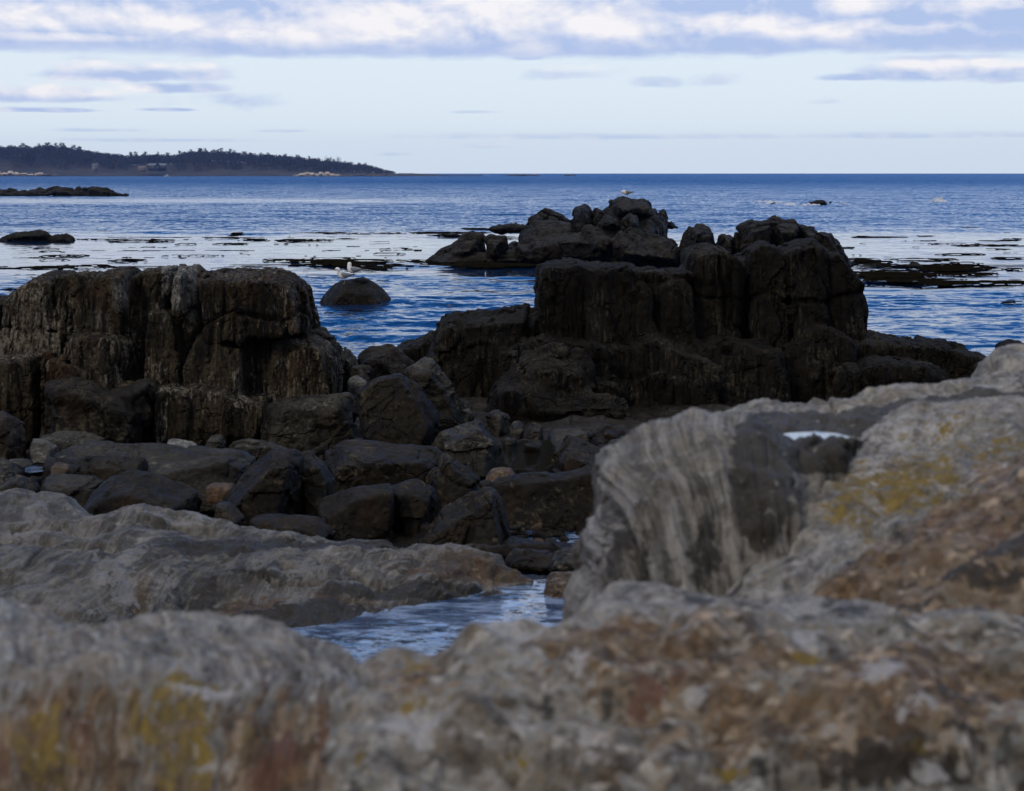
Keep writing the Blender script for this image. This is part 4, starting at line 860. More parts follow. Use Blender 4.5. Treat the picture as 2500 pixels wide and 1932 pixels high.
ledge('rock_ledge', [
    [(430, 1420, 12.1), (480, 1398, 12.2), (530, 1384, 12.2), (600, 1368, 12.3), (700, 1354, 12.4), (830, 1351, 12.4), (950, 1352, 12.4), (1080, 1346, 12.5), (1160, 1350, 12.5), (1230, 1368, 12.4), (1280, 1396, 12.3), (1330, 1440, 12.2)],
    [(430, 1440, 11.8), (480, 1420, 11.8), (600, 1395, 11.9), (750, 1380, 12.0), (900, 1380, 12.1), (1060, 1378, 12.2), (1200, 1398, 12.2), (1290, 1430, 12.1), (1335, 1455, 12.05)],
    [(430, 1480, 11.5), (520, 1465, 11.5), (700, 1440, 11.6), (900, 1425, 11.8), (1060, 1415, 11.95), (1180, 1425, 12.0), (1290, 1450, 11.95), (1338, 1462, 11.95)],
    [(430, 1530, 11.2), (560, 1535, 11.1), (660, 1540, 11.08), (770, 1545, 11.05), (850, 1515, 11.3), (950, 1488, 11.55), (1050, 1472, 11.7), (1180, 1462, 11.8), (1290, 1470, 11.8), (1340, 1475, 11.8)],
    [(430, 1600, 11.0), (600, 1600, 10.95), (770, 1600, 10.9), (950, 1540, 11.4), (1180, 1510, 11.65), (1340, 1500, 11.7)]],
    M_L4, 'brownish humped rock ledge sloping down to the rippled pool', nu=400, nv=220, amp=.065, L=.7, seed=72, creases=(((.7, .9, 6.), .08, .07), ((2.2, 2., 3.), .03, .06)), streak=(.03, 4.5, .6), skew=.5,
    masks={'brown': [(1150, 1390, 170, 40, .9), (640, 1500, 160, 50, .9), (850, 1470, 200, 40, .6)], 'dark': [(760, 1515, 180, 40, 1.5), (1020, 1452, 220, 24, 1.5), (1290, 1445, 70, 24, 1.3), (480, 1470, 70, 60, .9), (640, 1410, 200, 14, .6), (930, 1440, 200, 14, .6)]})  # dark along the waterline paints in the shade of an undercut

# right-hand mass ----------------------------------------------------------
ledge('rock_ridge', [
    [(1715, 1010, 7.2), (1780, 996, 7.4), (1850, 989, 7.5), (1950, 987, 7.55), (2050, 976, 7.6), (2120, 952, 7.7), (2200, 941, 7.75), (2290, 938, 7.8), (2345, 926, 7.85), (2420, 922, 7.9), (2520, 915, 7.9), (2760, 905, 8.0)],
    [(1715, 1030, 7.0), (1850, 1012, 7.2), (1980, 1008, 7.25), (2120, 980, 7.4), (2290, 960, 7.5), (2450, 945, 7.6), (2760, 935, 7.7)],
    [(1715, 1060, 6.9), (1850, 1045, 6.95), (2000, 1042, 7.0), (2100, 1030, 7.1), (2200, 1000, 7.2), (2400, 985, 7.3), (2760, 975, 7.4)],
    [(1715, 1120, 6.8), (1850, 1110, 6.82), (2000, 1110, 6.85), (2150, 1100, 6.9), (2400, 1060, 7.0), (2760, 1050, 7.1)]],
    M_L1, 'smooth grey rock ridge running behind the small blue pool on the right', nu=320, nv=130, amp=.035, L=.35, seed=73, streak=(.006, 9, 1.5), masks={'dark': [(1960, 1034, 260, 30, 2.4), (2110, 1008, 140, 22, 2.), (2230, 985, 120, 13, 1.6), (2400, 968, 160, 13, 1.5)]}, back=(.5, .6))  # dark paints shade and wet rock onto the face toward the eye
ledge('boulder', [
    [(2385, 960, 8.3), (2395, 915, 8.3), (2412, 885, 8.3), (2440, 864, 8.35), (2480, 852, 8.4), (2560, 850, 8.4), (2700, 880, 8.4)],
    [(2385, 970, 8.1), (2400, 935, 8.05), (2425, 908, 8.0), (2470, 890, 8.0), (2560, 890, 8.0), (2700, 915, 8.0)],
    [(2385, 985, 7.9), (2470, 965, 7.8), (2560, 960, 7.8), (2700, 975, 7.8)]],
    M_L1, 'rounded grey rock rising at the far right end of the ridge', nu=130, nv=90, amp=.03, L=.3, seed=74, streak=(.006, 9, 1.5))
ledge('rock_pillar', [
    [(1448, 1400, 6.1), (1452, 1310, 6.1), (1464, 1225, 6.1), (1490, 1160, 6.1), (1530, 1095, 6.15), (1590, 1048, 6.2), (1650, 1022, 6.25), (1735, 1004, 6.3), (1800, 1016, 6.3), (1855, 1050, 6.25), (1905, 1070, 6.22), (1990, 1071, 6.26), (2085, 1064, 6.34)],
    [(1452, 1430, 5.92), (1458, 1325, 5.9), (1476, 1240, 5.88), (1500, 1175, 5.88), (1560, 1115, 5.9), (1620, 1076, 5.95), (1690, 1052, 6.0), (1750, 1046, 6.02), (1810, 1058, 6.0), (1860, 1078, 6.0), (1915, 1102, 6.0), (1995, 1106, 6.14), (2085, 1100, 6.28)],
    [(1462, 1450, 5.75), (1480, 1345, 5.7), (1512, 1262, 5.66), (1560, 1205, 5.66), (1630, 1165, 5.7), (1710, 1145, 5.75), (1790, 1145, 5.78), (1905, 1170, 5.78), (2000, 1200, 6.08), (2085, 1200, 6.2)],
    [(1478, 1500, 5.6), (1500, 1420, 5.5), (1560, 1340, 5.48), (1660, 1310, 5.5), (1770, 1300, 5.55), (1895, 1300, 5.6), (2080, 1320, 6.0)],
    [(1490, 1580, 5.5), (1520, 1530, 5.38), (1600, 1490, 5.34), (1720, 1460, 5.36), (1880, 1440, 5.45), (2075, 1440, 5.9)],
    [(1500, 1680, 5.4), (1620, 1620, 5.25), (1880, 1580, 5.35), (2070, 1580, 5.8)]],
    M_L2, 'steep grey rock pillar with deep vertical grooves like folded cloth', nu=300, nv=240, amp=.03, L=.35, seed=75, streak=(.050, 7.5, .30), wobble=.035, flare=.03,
    masks={'dark': [(1850, 1160, 64, 170, 1.9), (1985, 1110, 130, 50, 2.0), (1720, 1340, 60, 110, .7), (1500, 1330, 50, 120, .6), (1570, 1300, 24, 120, .6), (1900, 1110, 60, 26, .8)], 'brown': [(1840, 1250, 70, 120, .5)]}, back=(.5, .8))  # dark paints shade into the right side and the cleft below the pool
ledge('rock_slope', [
    [(1885, 1082, 6.25), (1960, 1073, 6.3), (2040, 1070, 6.36), (2100, 1066, 6.5), (2150, 1036, 6.8), (2205, 1003, 6.9), (2270, 986, 7.0), (2360, 979, 7.05), (2520, 975, 7.1), (2760, 968, 7.2)],
    [(1880, 1150, 6.15), (1960, 1130, 6.2), (2060, 1112, 6.3), (2150, 1078, 6.45), (2250, 1035, 6.6), (2400, 1015, 6.7), (2760, 1000, 6.8)],
    [(1865, 1235, 5.9), (1950, 1200, 5.95), (2060, 1170, 6.0), (2200, 1120, 6.15), (2350, 1078, 6.3), (2760, 1050, 6.4)],
    [(1855, 1300, 5.65), (1940, 1270, 5.7), (2060, 1250, 5.72), (2200, 1205, 5.85), (2350, 1150, 5.95), (2500, 1095, 6.1), (2760, 1080, 6.2)],
    [(1820, 1380, 5.4), (1940, 1345, 5.42), (2080, 1310, 5.42), (2220, 1268, 5.5), (2360, 1215, 5.6), (2500, 1150, 5.7), (2760, 1130, 5.8)],
    [(1790, 1460, 5.15), (1930, 1420, 5.15), (2080, 1380, 5.15), (2240, 1330, 5.2), (2380, 1280, 5.3), (2500, 1230, 5.35), (2760, 1200, 5.4)],
    [(1780, 1560, 4.95), (2000, 1520, 4.9), (2300, 1440, 4.9), (2760, 1380, 4.9)]],
    M_L1, 'pale grey sloping rock face patched with mustard-yellow lichen', nu=420, nv=300, amp=.04, L=.4, seed=76, streak=(.010, 8, 1.3),
    masks={'lichen': [(2170, 1205, 140, 80, 1.6), (2260, 1165, 85, 55, 1.5), (2090, 1270, 120, 45, .8), (2440, 1110, 90, 45, .9), (2320, 1080, 150, 50, .5), (2120, 1320, 60, 30, .6), (2330, 1205, 40, 30, .7), (2090, 1165, 50, 20, .5), (2290, 1035, 110, 25, .35)],
           'brown': [(2450, 1160, 150, 60, .5), (2040, 1290, 90, 40, .4)], 'dark': [(1950, 1120, 130, 50, 2.0), (1900, 1180, 40, 90, .8), (2120, 1395, 120, 18, .7), (2260, 1320, 90, 20, .8)], 'pale': [(2130, 1140, 120, 50, .6), (2250, 1060, 160, 40, .5), (1920, 1270, 60, 40, .4)]})  # dark at the upper left is painted shade of the cleft
ledge('rock_slope', [
    [(2010, 1475, 4.75), (2060, 1420, 4.85), (2130, 1372, 4.95), (2210, 1325, 5.05), (2290, 1275, 5.15), (2370, 1222, 5.25), (2440, 1165, 5.35), (2520, 1105, 5.45), (2760, 1040, 5.6)],
    [(2010, 1500, 4.6), (2080, 1450, 4.7), (2200, 1385, 4.75), (2320, 1315, 4.85), (2440, 1245, 4.95), (2560, 1190, 5.0), (2760, 1150, 5.1)],
    [(2010, 1530, 4.5), (2100, 1490, 4.5), (2250, 1430, 4.5), (2400, 1370, 4.55), (2560, 1320, 4.6), (2760, 1290, 4.7)],
    [(2010, 1600, 4.35), (2250, 1540, 4.3), (2500, 1480, 4.3), (2760, 1450, 4.3)]],
    M_L5, 'rusty brown rock slope at the right edge below the yellow lichen', nu=260, nv=180, amp=.04, L=.3, seed=77, streak=(.012, 8, 1.5), skew=-.8,
    masks={'brown': [(2350, 1370, 420, 220, 2.4)], 'dark': [(2400, 1400, 120, 26, .8), (2250, 1330, 100, 20, .5), (2480, 1330, 100, 40, .8), (2240, 1480, 60, 30, .6)], 'red': [(2420, 1290, 120, 60, .4)]})
ledge('rock_hump', [
    [(1385, 1540, 4.55), (1405, 1500, 4.65), (1430, 1460, 4.72), (1480, 1425, 4.8), (1540, 1406, 4.85), (1610, 1408, 4.85), (1690, 1425, 4.8), (1760, 1440, 4.78), (1850, 1452, 4.75), (1950, 1440, 4.75), (2060, 1440, 4.7), (2200, 1470, 4.6)],
    [(1385, 1560, 4.4), (1420, 1520, 4.45), (1480, 1475, 4.5), (1560, 1455, 4.55), (1700, 1465, 4.5), (1850, 1490, 4.45), (2000, 1490, 4.4), (2200, 1510, 4.3)],
    [(1340, 1600, 4.2), (1480, 1540, 4.2), (1650, 1520, 4.2), (1850, 1530, 4.18), (2000, 1530, 4.15), (2200, 1550, 4.1)],
    [(1340, 1680, 4.0), (1650, 1620, 3.95), (2200, 1640, 3.9)]],
    M_L1, 'smooth grey rock hump with a short dark crack in front of the grooved pillar', nu=260, nv=150, amp=.025, L=.3, seed=78, streak=(.006, 10, 2), flare=.06,
    masks={'dark': [(1720, 1455, 90, 14, 1.), (1650, 1440, 60, 9, .8), (2020, 1455, 30, 30, .7), (2080, 1500, 70, 20, .6)]})

# nearest rocks -----------------------------------------------------------
ledge('rock_ledge', [
    [(-180, 1445, 4.75), (0, 1463, 4.75), (60, 1474, 4.72), (120, 1494, 4.68), (170, 1512, 4.64), (215, 1523, 4.62), (270, 1520, 4.62), (340, 1517, 4.62), (430, 1515, 4.6), (540, 1519, 4.55), (640, 1537, 4.5), (740, 1572, 4.4), (830, 1602, 4.32), (930, 1640, 4.2)],
    [(-180, 1500, 4.45), (0, 1520, 4.42), (80, 1550, 4.38), (150, 1575, 4.32), (220, 1556, 4.36), (340, 1545, 4.38), (540, 1550, 4.32), (680, 1580, 4.24), (800, 1622, 4.15), (930, 1665, 4.05)],
    [(-180, 1600, 4.05), (0, 1610, 4.02), (60, 1640, 3.98), (130, 1620, 4.0), (260, 1612, 4.02), (420, 1625, 4.0), (560, 1605, 4.0), (700, 1620, 3.98), (800, 1645, 3.95), (930, 1690, 3.9)],
    [(-180, 1660, 3.85), (0, 1655, 3.85), (110, 1648, 3.85), (200, 1640, 3.86), (330, 1658, 3.84), (440, 1655, 3.84), (560, 1648, 3.84), (680, 1658, 3.82), (790, 1665, 3.82), (930, 1720, 3.78)],
    [(-180, 1740, 3.68), (110, 1730, 3.7), (330, 1740, 3.7), (560, 1735, 3.7), (790, 1745, 3.68), (930, 1790, 3.66)],
    [(-180, 1860, 3.52), (330, 1860, 3.54), (560, 1860, 3.54), (930, 1880, 3.5)],
    [(-180, 2020, 3.38), (330, 2020, 3.4), (930, 2020, 3.36)]],
    M_L3, 'nearest rock ledge on the left, smooth grey on top with a rusty striped front face', nu=460, nv=320, amp=.028, L=.3, seed=79, streak=(.022, 11, .9), fine=(.003, .06), creases=(((2.6, 2.6, 2.2), .012, .08),),
    masks={'brown': [(300, 1860, 800, 260, .62), (700, 1870, 280, 220, .9), (120, 1860, 200, 170, .8), (60, 1700, 90, 40, .6)], 'lichen': [(480, 1672, 110, 14, .9), (430, 1820, 120, 140, 1.15), (100, 1840, 80, 90, 1.1), (385, 1706, 30, 26, .9), (120, 1750, 40, 40, .6), (610, 1790, 40, 40, .4)],
           'pale': [(490, 1690, 130, 24, .7), (520, 1830, 60, 80, .6), (300, 1640, 120, 20, .4), (250, 1560, 260, 30, .3)], 'red': [(700, 1830, 40, 60, 1.), (820, 1800, 60, 90, .6), (640, 1890, 60, 50, .8), (160, 1800, 110, 90, .5), (30, 1860, 50, 60, .6)], 'dark': [(640, 1800, 40, 90, .5), (60, 1620, 70, 16, .5), (180, 1760, 40, 60, .4), (850, 1655, 60, 20, .5)]})
ledge('boulder', [
    [(800, 1720, 4.0), (850, 1645, 4.05), (880, 1612, 4.08), (920, 1594, 4.1), (1000, 1582, 4.1), (1070, 1586, 4.1), (1120, 1566, 4.12), (1170, 1543, 4.16), (1230, 1524, 4.2), (1300, 1514, 4.2), (1350, 1516, 4.15), (1420, 1500, 4.1), (1520, 1486, 4.08), (1640, 1482, 4.06), (1760, 1494, 4.05), (1900, 1508, 4.02), (2060, 1506, 4.0), (2220, 1490, 4.0), (2420, 1480, 4.0), (2760, 1470, 4.0)],
    [(805, 1740, 3.85), (865, 1665, 3.88), (930, 1630, 3.9), (1060, 1618, 3.92), (1180, 1580, 3.96), (1300, 1560, 3.97), (1430, 1535, 3.94), (1640, 1520, 3.92), (1900, 1545, 3.9), (2220, 1530, 3.88), (2760, 1520, 3.88)],
    [(810, 1790, 3.68), (900, 1705, 3.7), (1060, 1665, 3.74), (1300, 1625, 3.78), (1640, 1590, 3.76), (1960, 1605, 3.74), (2120, 1620, 3.72), (2300, 1590, 3.74), (2760, 1580, 3.74)],
    [(810, 1860, 3.54), (1060, 1745, 3.6), (1300, 1715, 3.63), (1640, 1690, 3.62), (1960, 1690, 3.6), (2300, 1680, 3.6), (2760, 1670, 3.6)],
    [(810, 1930, 3.44), (1060, 1850, 3.47), (1300, 1820, 3.5), (1640, 1800, 3.5), (1960, 1800, 3.48), (2300, 1790, 3.48), (2760, 1780, 3.48)],
    [(810, 2050, 3.34), (1300, 2020, 3.34), (1960, 2020, 3.32), (2760, 2000, 3.32)]],
    M_L5, 'big mottled brown and grey rock filling the bottom of the picture', nu=560, nv=320, creases=(((2.6, 2.6, 2.2), .016, .08),), amp=.045, L=.28, seed=80, streak=(.010, 8, 1.6), fine=(.004, .08),
    masks={'brown': [(1700, 1620, 560, 110, .68), (2050, 1740, 700, 150, .75), (1550, 1560, 280, 80, .85), (1500, 1850, 500, 120, .5), (1000, 1640, 220, 60, .6), (2300, 1640, 400, 120, .8), (2100, 1860, 300, 80, .8)], 'red': [(1590, 1650, 50, 60, .75), (1645, 1610, 40, 50, .55), (1560, 1710, 40, 40, .6), (1600, 1560, 60, 40, .4), (1680, 1540, 40, 40, .35)], 'lichen': [(990, 1620, 70, 30, .6), (1040, 1690, 120, 60, .4), (1990, 1610, 70, 18, .9), (1760, 1905, 70, 30, .9), (2240, 1835, 30, 20, 1.), (1250, 1860, 80, 50, .5), (1330, 1790, 60, 60, .45), (1060, 1830, 30, 60, .4), (890, 1880, 40, 50, .5)],
           'pale': [(1010, 1770, 90, 110, .55), (1240, 1540, 120, 28, .8), (1970, 1560, 60, 40, .8), (1400, 1630, 50, 40, .6), (1450, 1850, 120, 70, .5), (1200, 1900, 50, 60, .5), (1700, 1680, 60, 30, .4), (2150, 1660, 80, 40, .5), (2200, 1760, 130, 40, .4), (1700, 1880, 70, 40, .5), (2270, 1890, 50, 40, .6)],
           'dark': [(1220, 1760, 45, 110, .55), (1480, 1700, 30, 120, .45), (1950, 1830, 160, 40, .5), (2150, 1880, 260, 70, .75), (2400, 1800, 160, 60, .5), (2000, 1620, 90, 16, .6), (2400, 1700, 160, 40, .5), (1620, 1760, 100, 40, .5), (1880, 1890, 60, 40, .7), (1330, 1720, 30, 60, .6)]})
# rocks at the outlet of the pool
rock('boulder', [block([(1325, 1490), (1326, 1420), (1336, 1398), (1400, 1394), (1440, 1400), (1460, 1500), (1430, 1540), (1330, 1510)], 12.0, .6, 90, tilt=(10, 26), front=2)],
     M_TAN, 'square brown rock standing at the right end of the rippled pool', 'boulder', vox=.018, k=.02, amp=.015, chis=((.03, (.3,) * 3),), seed=90, zmin=.3)
rock('boulder', [block([(1335, 1400), (1345, 1350), (1390, 1332), (1440, 1336), (1470, 1400), (1440, 1410)], 12.9, .7, 91, tilt=(12, 34))],
     M_BLDG, 'rounded dark grey rock sitting behind the square brown one', 'boulder', vox=.02, k=.02, amp=.02, chis=((.03, (.3,) * 3),), seed=91, zmin=.4)
rock('rock_slab', [block([(1225, 1385), (1240, 1350), (1290, 1338), (1360, 1345), (1370, 1390), (1300, 1400)], 13.3, .8, 92, tilt=(20, 40))],
     M_BLD, 'wet black slab just behind the outlet of the rippled pool', 'rock', vox=.02, k=.02, amp=.02, seed=92, zmin=.4)
rock('rock_slab', [block([(1090, 1352), (1120, 1336), (1250, 1326), (1420, 1330), (1430, 1370), (1100, 1375)], 14.3, 1.4, 93, tilt=(40, 60))],
     M_BLD, 'flat dark slab lying between the pebbles and the ledge', 'rock', vox=.024, k=.02, amp=.02, seed=93, zmin=.2)

# pools ----------------------------------------------------------------
def pool(name, pts, z, mat, kind='structure'):
    from mathutils.geometry import tessellate_polygon
    V = [(p[0], p[1], z) for p in pts]
    me = bpy.data.meshes.new(name); me.from_pydata(V, [], [list(range(len(V)))]); me.update()
    return tag(link(name, me, mat, smooth=False), kind=kind)
def pxy(u, v, z):
    d = (EYE - z) * FPX / (v - V0); return ((u - U0) * d / FPX, d)
M_POOL = water_mat('pool_water', slope=.12, bias=-.07, scale=5.5, calm=False, body=(.012, .022, .04), stretch=1.8)
m_, t_n, b_n = M_POOL, NT(M_POOL.node_tree), M_POOL.node_tree.nodes['Principled BSDF']      # foam streaks in the colour, also painting in bright sky reflection
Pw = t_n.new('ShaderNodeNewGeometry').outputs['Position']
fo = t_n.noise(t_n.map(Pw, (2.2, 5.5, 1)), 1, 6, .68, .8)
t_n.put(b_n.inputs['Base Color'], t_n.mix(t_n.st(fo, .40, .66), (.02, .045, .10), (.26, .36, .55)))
M_STILL = water_mat('still_pool_water', slope=.02, bias=-.045, scale=4, calm=False, body=(.010, .010, .008))
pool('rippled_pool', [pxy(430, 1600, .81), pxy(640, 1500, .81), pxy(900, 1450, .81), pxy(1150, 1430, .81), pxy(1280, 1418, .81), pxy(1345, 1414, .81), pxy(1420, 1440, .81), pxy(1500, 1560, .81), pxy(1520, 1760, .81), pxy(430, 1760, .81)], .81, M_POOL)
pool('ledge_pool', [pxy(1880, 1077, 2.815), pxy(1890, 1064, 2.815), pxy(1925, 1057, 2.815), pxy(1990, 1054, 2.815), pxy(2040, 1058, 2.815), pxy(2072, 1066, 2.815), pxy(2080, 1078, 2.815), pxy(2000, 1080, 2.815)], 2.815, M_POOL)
pool('beach_pool', [pxy(1120, 1160, .27), pxy(1130, 1100, .27), pxy(1220, 1075, .27), pxy(1380, 1075, .27), pxy(1500, 1120, .27), pxy(1500, 1180, .27)], .27, M_STILL)
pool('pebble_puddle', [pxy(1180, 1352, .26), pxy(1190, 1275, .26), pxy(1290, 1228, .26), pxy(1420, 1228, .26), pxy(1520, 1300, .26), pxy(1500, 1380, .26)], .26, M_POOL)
zs = .76
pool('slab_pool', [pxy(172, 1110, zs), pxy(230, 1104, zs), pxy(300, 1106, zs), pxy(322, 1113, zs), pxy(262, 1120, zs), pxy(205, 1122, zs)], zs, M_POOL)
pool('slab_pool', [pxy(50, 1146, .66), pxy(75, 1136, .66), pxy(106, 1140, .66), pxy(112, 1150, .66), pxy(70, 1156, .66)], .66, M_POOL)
# ------------------------------------------------------------------ headland
HD = 2400.
def hx(u, d=HD): return (u - U0) * d / FPX
sil = [(-500, 352), (-200, 358), (0, 356), (70, 352), (130, 353), (190, 364), (260, 372), (310, 376), (360, 374), (420, 374), (470, 366), (540, 367), (600, 372), (690, 377), (760, 384), (810, 390), (850, 396), (890, 400), (920, 408), (945, 414), (965, 420), (1000, 423.6), (1025, 425), (1060, 427.5), (1150, 431)]
sil = np.array(sil)
def crown_top(u): return EYE + (V0 - np.interp(u, sil[:, 0], sil[:, 1])) * HD / FPX      # height of the tree line
def tree_h(u): return np.interp(u, [-500, 820, 900, 950, 975, 1000], [17, 16, 11, 6, 1.5, 0])
uu = np.linspace(-500, 1180, 340); yy = np.concatenate([np.linspace(HD - 190, HD - 60, 26), np.linspace(HD - 55, HD + 320, 30)])
UU, YY = np.meshgrid(uu, yy)
XXh = (UU - U0) * HD / FPX
ridge_h = np.maximum(crown_top(UU) - tree_h(UU), -2)
shore_y = HD - 120 - 40 * fbm(np.stack([UU.ravel() / 160, 0 * UU.ravel(), 0 * UU.ravel()], 1), 3).reshape(UU.shape)
t_ = np.clip((YY - shore_y) / (HD - shore_y), -.6, 1.0); tb = np.clip((YY - HD - 60) / 220, 0, 1)
ZZ = np.where(t_ < 0, t_ * 6, 1.4 * np.minimum(1, t_ * 9) + (ridge_h - 1.4) * np.clip(t_, 0, 1) ** 1.25) * (1 - .8 * tb ** 2)
ZZ += np.where(t_ > .03, .8, .25) * fbm(np.stack([XXh.ravel() / 22, YY.ravel() / 22, 0 * XXh.ravel()], 1), 4).reshape(UU.shape) * np.clip(ridge_h / 6, .1, 1)
def ground_h(x, y):
    j = np.clip(np.searchsorted(yy, y), 1, len(yy) - 1); i = np.clip(np.searchsorted(XXh[0], x), 1, len(uu) - 1)
    return float(ZZ[j, i])
I = np.arange(XXh.size).reshape(XXh.shape)
Q = np.stack([I[:-1, :-1], I[:-1, 1:], I[1:, 1:], I[1:, :-1]], -1).reshape(-1, 4)
m, t, b = new_mat('headland_scrub')
P = t.new('ShaderNodeNewGeometry').outputs['Position']
col = t.mix(t.st(t.noise(t.map(P, (1/26, 1/26, 1/5)), 1, 6, .65), .38, .64), (.011, .011, .012), (.038, .030, .026))
t.put(b.inputs['Base Color'], col); b.inputs['Roughness'].default_value = .95
tag(link('hill', mesh_np('hill', np.stack([XXh.ravel(), YY.ravel(), ZZ.ravel()], 1), Q), m), kind='structure')

M_BARE = simple_mat('bare_branches', (.026, .024, .027), .95, .35, .05)
M_PALEBARE = simple_mat('pale_branches', (.13, .115, .10), .95, .3, .05)
M_PINE = simple_mat('pine_needles', (.014, .020, .016), .95, .4, .08)
M_TRUNK = simple_mat('bark', (.11, .095, .085), .95, .3, .1)
class Tris:
    def __init__(s): s.V = []; s.F = []; s.n = 0
    def clumps(s, C, size, r, flat=1.):
        """small ragged leaf or twig faces at centres C"""
        n = len(C); a = r.normal(size=(n, 3)); a /= np.linalg.norm(a, axis=1)[:, None]
        b_ = np.cross(a, r.normal(size=(n, 3))); b_ /= np.linalg.norm(b_, axis=1)[:, None]
        sz = size * r.uniform(.5, 1.4, (n, 1))
        b_[:, 2] *= flat; a[:, 2] *= flat
        v = np.stack([C + a * sz, C + b_ * sz * .8, C - a * sz * .9, C - b_ * sz * .7], 1).reshape(-1, 3)
        s.V.append(v); s.F.append(np.arange(4 * n).reshape(-1, 4) + s.n); s.n += 4 * n
    def limb(s, p, q, r0, r1):
        p = np.array(p, float); q = np.array(q, float); d = q - p; d /= np.linalg.norm(d)
        x = np.cross(d, [.3, .9, .1]); x /= np.linalg.norm(x); y = np.cross(d, x)
        ring = [p + r0 * (x * math.cos(k * 1.2566) + y * math.sin(k * 1.2566)) for k in range(5)] + [q + r1 * (x * math.cos(k * 1.2566) + y * math.sin(k * 1.2566)) for k in range(5)]
        s.V.append(np.array(ring)); s.F.append(np.array([[k, (k + 1) % 5, 5 + (k + 1) % 5, 5 + k] for k in range(5)]) + s.n); s.n += 10
    def mesh(s, name): return mesh_np(name, np.concatenate(s.V), np.concatenate(s.F))
r = np.random.RandomState(21)
# the wood: bare oaks and maples that read as one mass
W = Tris(); WT = Tris()
for k in range(2600):
    u = r.uniform(-480, 955); f = r.beta(1.6, 1.1); y = HD - 85 + f * 190
    if 335 < u < 420 and y < HD - 20: continue
    if 200 < u < 245 and y < HD - 45: continue
    x = hx(u); g = ground_h(x, y); 
    if g < 1.2: continue
    h = tree_h(u) * r.uniform(.62, 1.0) * (1.0 if y > HD - 60 else .8)
    if h < 2: continue
    rad = h * r.uniform(.28, .42); n = int(80 + 40 * r.rand())
    th = r.normal(size=(n, 3)); th /= np.linalg.norm(th, axis=1)[:, None]; rr = r.uniform(.35, 1, (n, 1)) ** .5
    C = np.array([x, y, g + h * .54]) + th * rr * np.array([rad, rad, h * .46])
    W.clumps(C, h * .06, r)
    if r.rand() < .8: WT.limb((x, y - rad * .7, g - .5), (x + r.uniform(-1.5, 1.5), y - rad * .6, g + h * .8), .36, .14)
tag(link('forest', W.mesh('forest'), M_BARE, smooth=False), 'bare brown woodland covering the far headland as one mass', 'woodland', kind='stuff')
tag(link('forest_trunks', WT.mesh('forest_trunks'), M_TRUNK, smooth=False), 'thin grey trunks inside the far bare woodland', 'woodland', kind='stuff')
# pines that stand above it
def pine_parts(seed):
    q = np.random.RandomState(seed); c = Tris(); tr = Tris(); H = 1.
    tr.limb((0, 0, 0), (q.uniform(-.03, .03), 0, .9), .018, .006)
    for k in range(10):
        z = .36 + .62 * k / 9; w = .26 * (1.1 - (k / 9) ** 1.3 * .85) * q.uniform(.6, 1.25)
        for j in range(5):
            a = q.uniform(0, 6.28); L = w * q.uniform(.45, 1.1)
            p = np.array([math.cos(a) * L, math.sin(a) * L, z + q.uniform(-.03, .05)])
            if j < 2: tr.limb((0, 0, z - .04), tuple(p), .008, .003)
            c.clumps(p + q.normal(size=(9, 3)) * np.array([.055, .055, .022]), .035, q, .6)
    return c.mesh('crown'), tr.mesh('trunk')
pines = [pine_parts(s) for s in (1, 2, 3, 4)]
for me, _ in pines: me.materials.append(M_PINE)
for _, me in pines: me.materials.append(M_TRUNK)
pu = [2, 14, 24, 36, 47, 66, 88, 97, 107, 122, 132, 143, 152, 163, 172, 181, 298, 312, 320, 333, 338, 369, 396, 408, 428, 445, 455, 466, 473, 481, 492, 500, 507, 516, 527, 536, 548, 560, 575, 588, 603, 622, 650, 690, 716, 722, 745, 770, 792, 806, 838, 850, 868, 884]
for k, u in enumerate(pu):
    d = HD + r.uniform(10, 70); x = (u - U0) * HD / FPX; g = ground_h(x, d)
    top = crown_top(u) + r.uniform(-.5, 3.4) * (1 if u < 560 else .35)
    e = empty('pine_tree', (x, d, g - 1), 'dark pine standing above the bare woods on the far headland', 'tree', 'pines above the headland woods', r.uniform(0, 6))
    h = max(6, top - g + 1); wsc = min(h * .95, r.uniform(15, 25)) * r.uniform(.8, 1.15); e.scale = (wsc, wsc, h)
    c, tr = pines[k % 4]
    o = bpy.data.objects.new('crown', c); COL.objects.link(o); o.parent = e
    o = bpy.data.objects.new('trunk', tr); COL.objects.link(o); o.parent = e
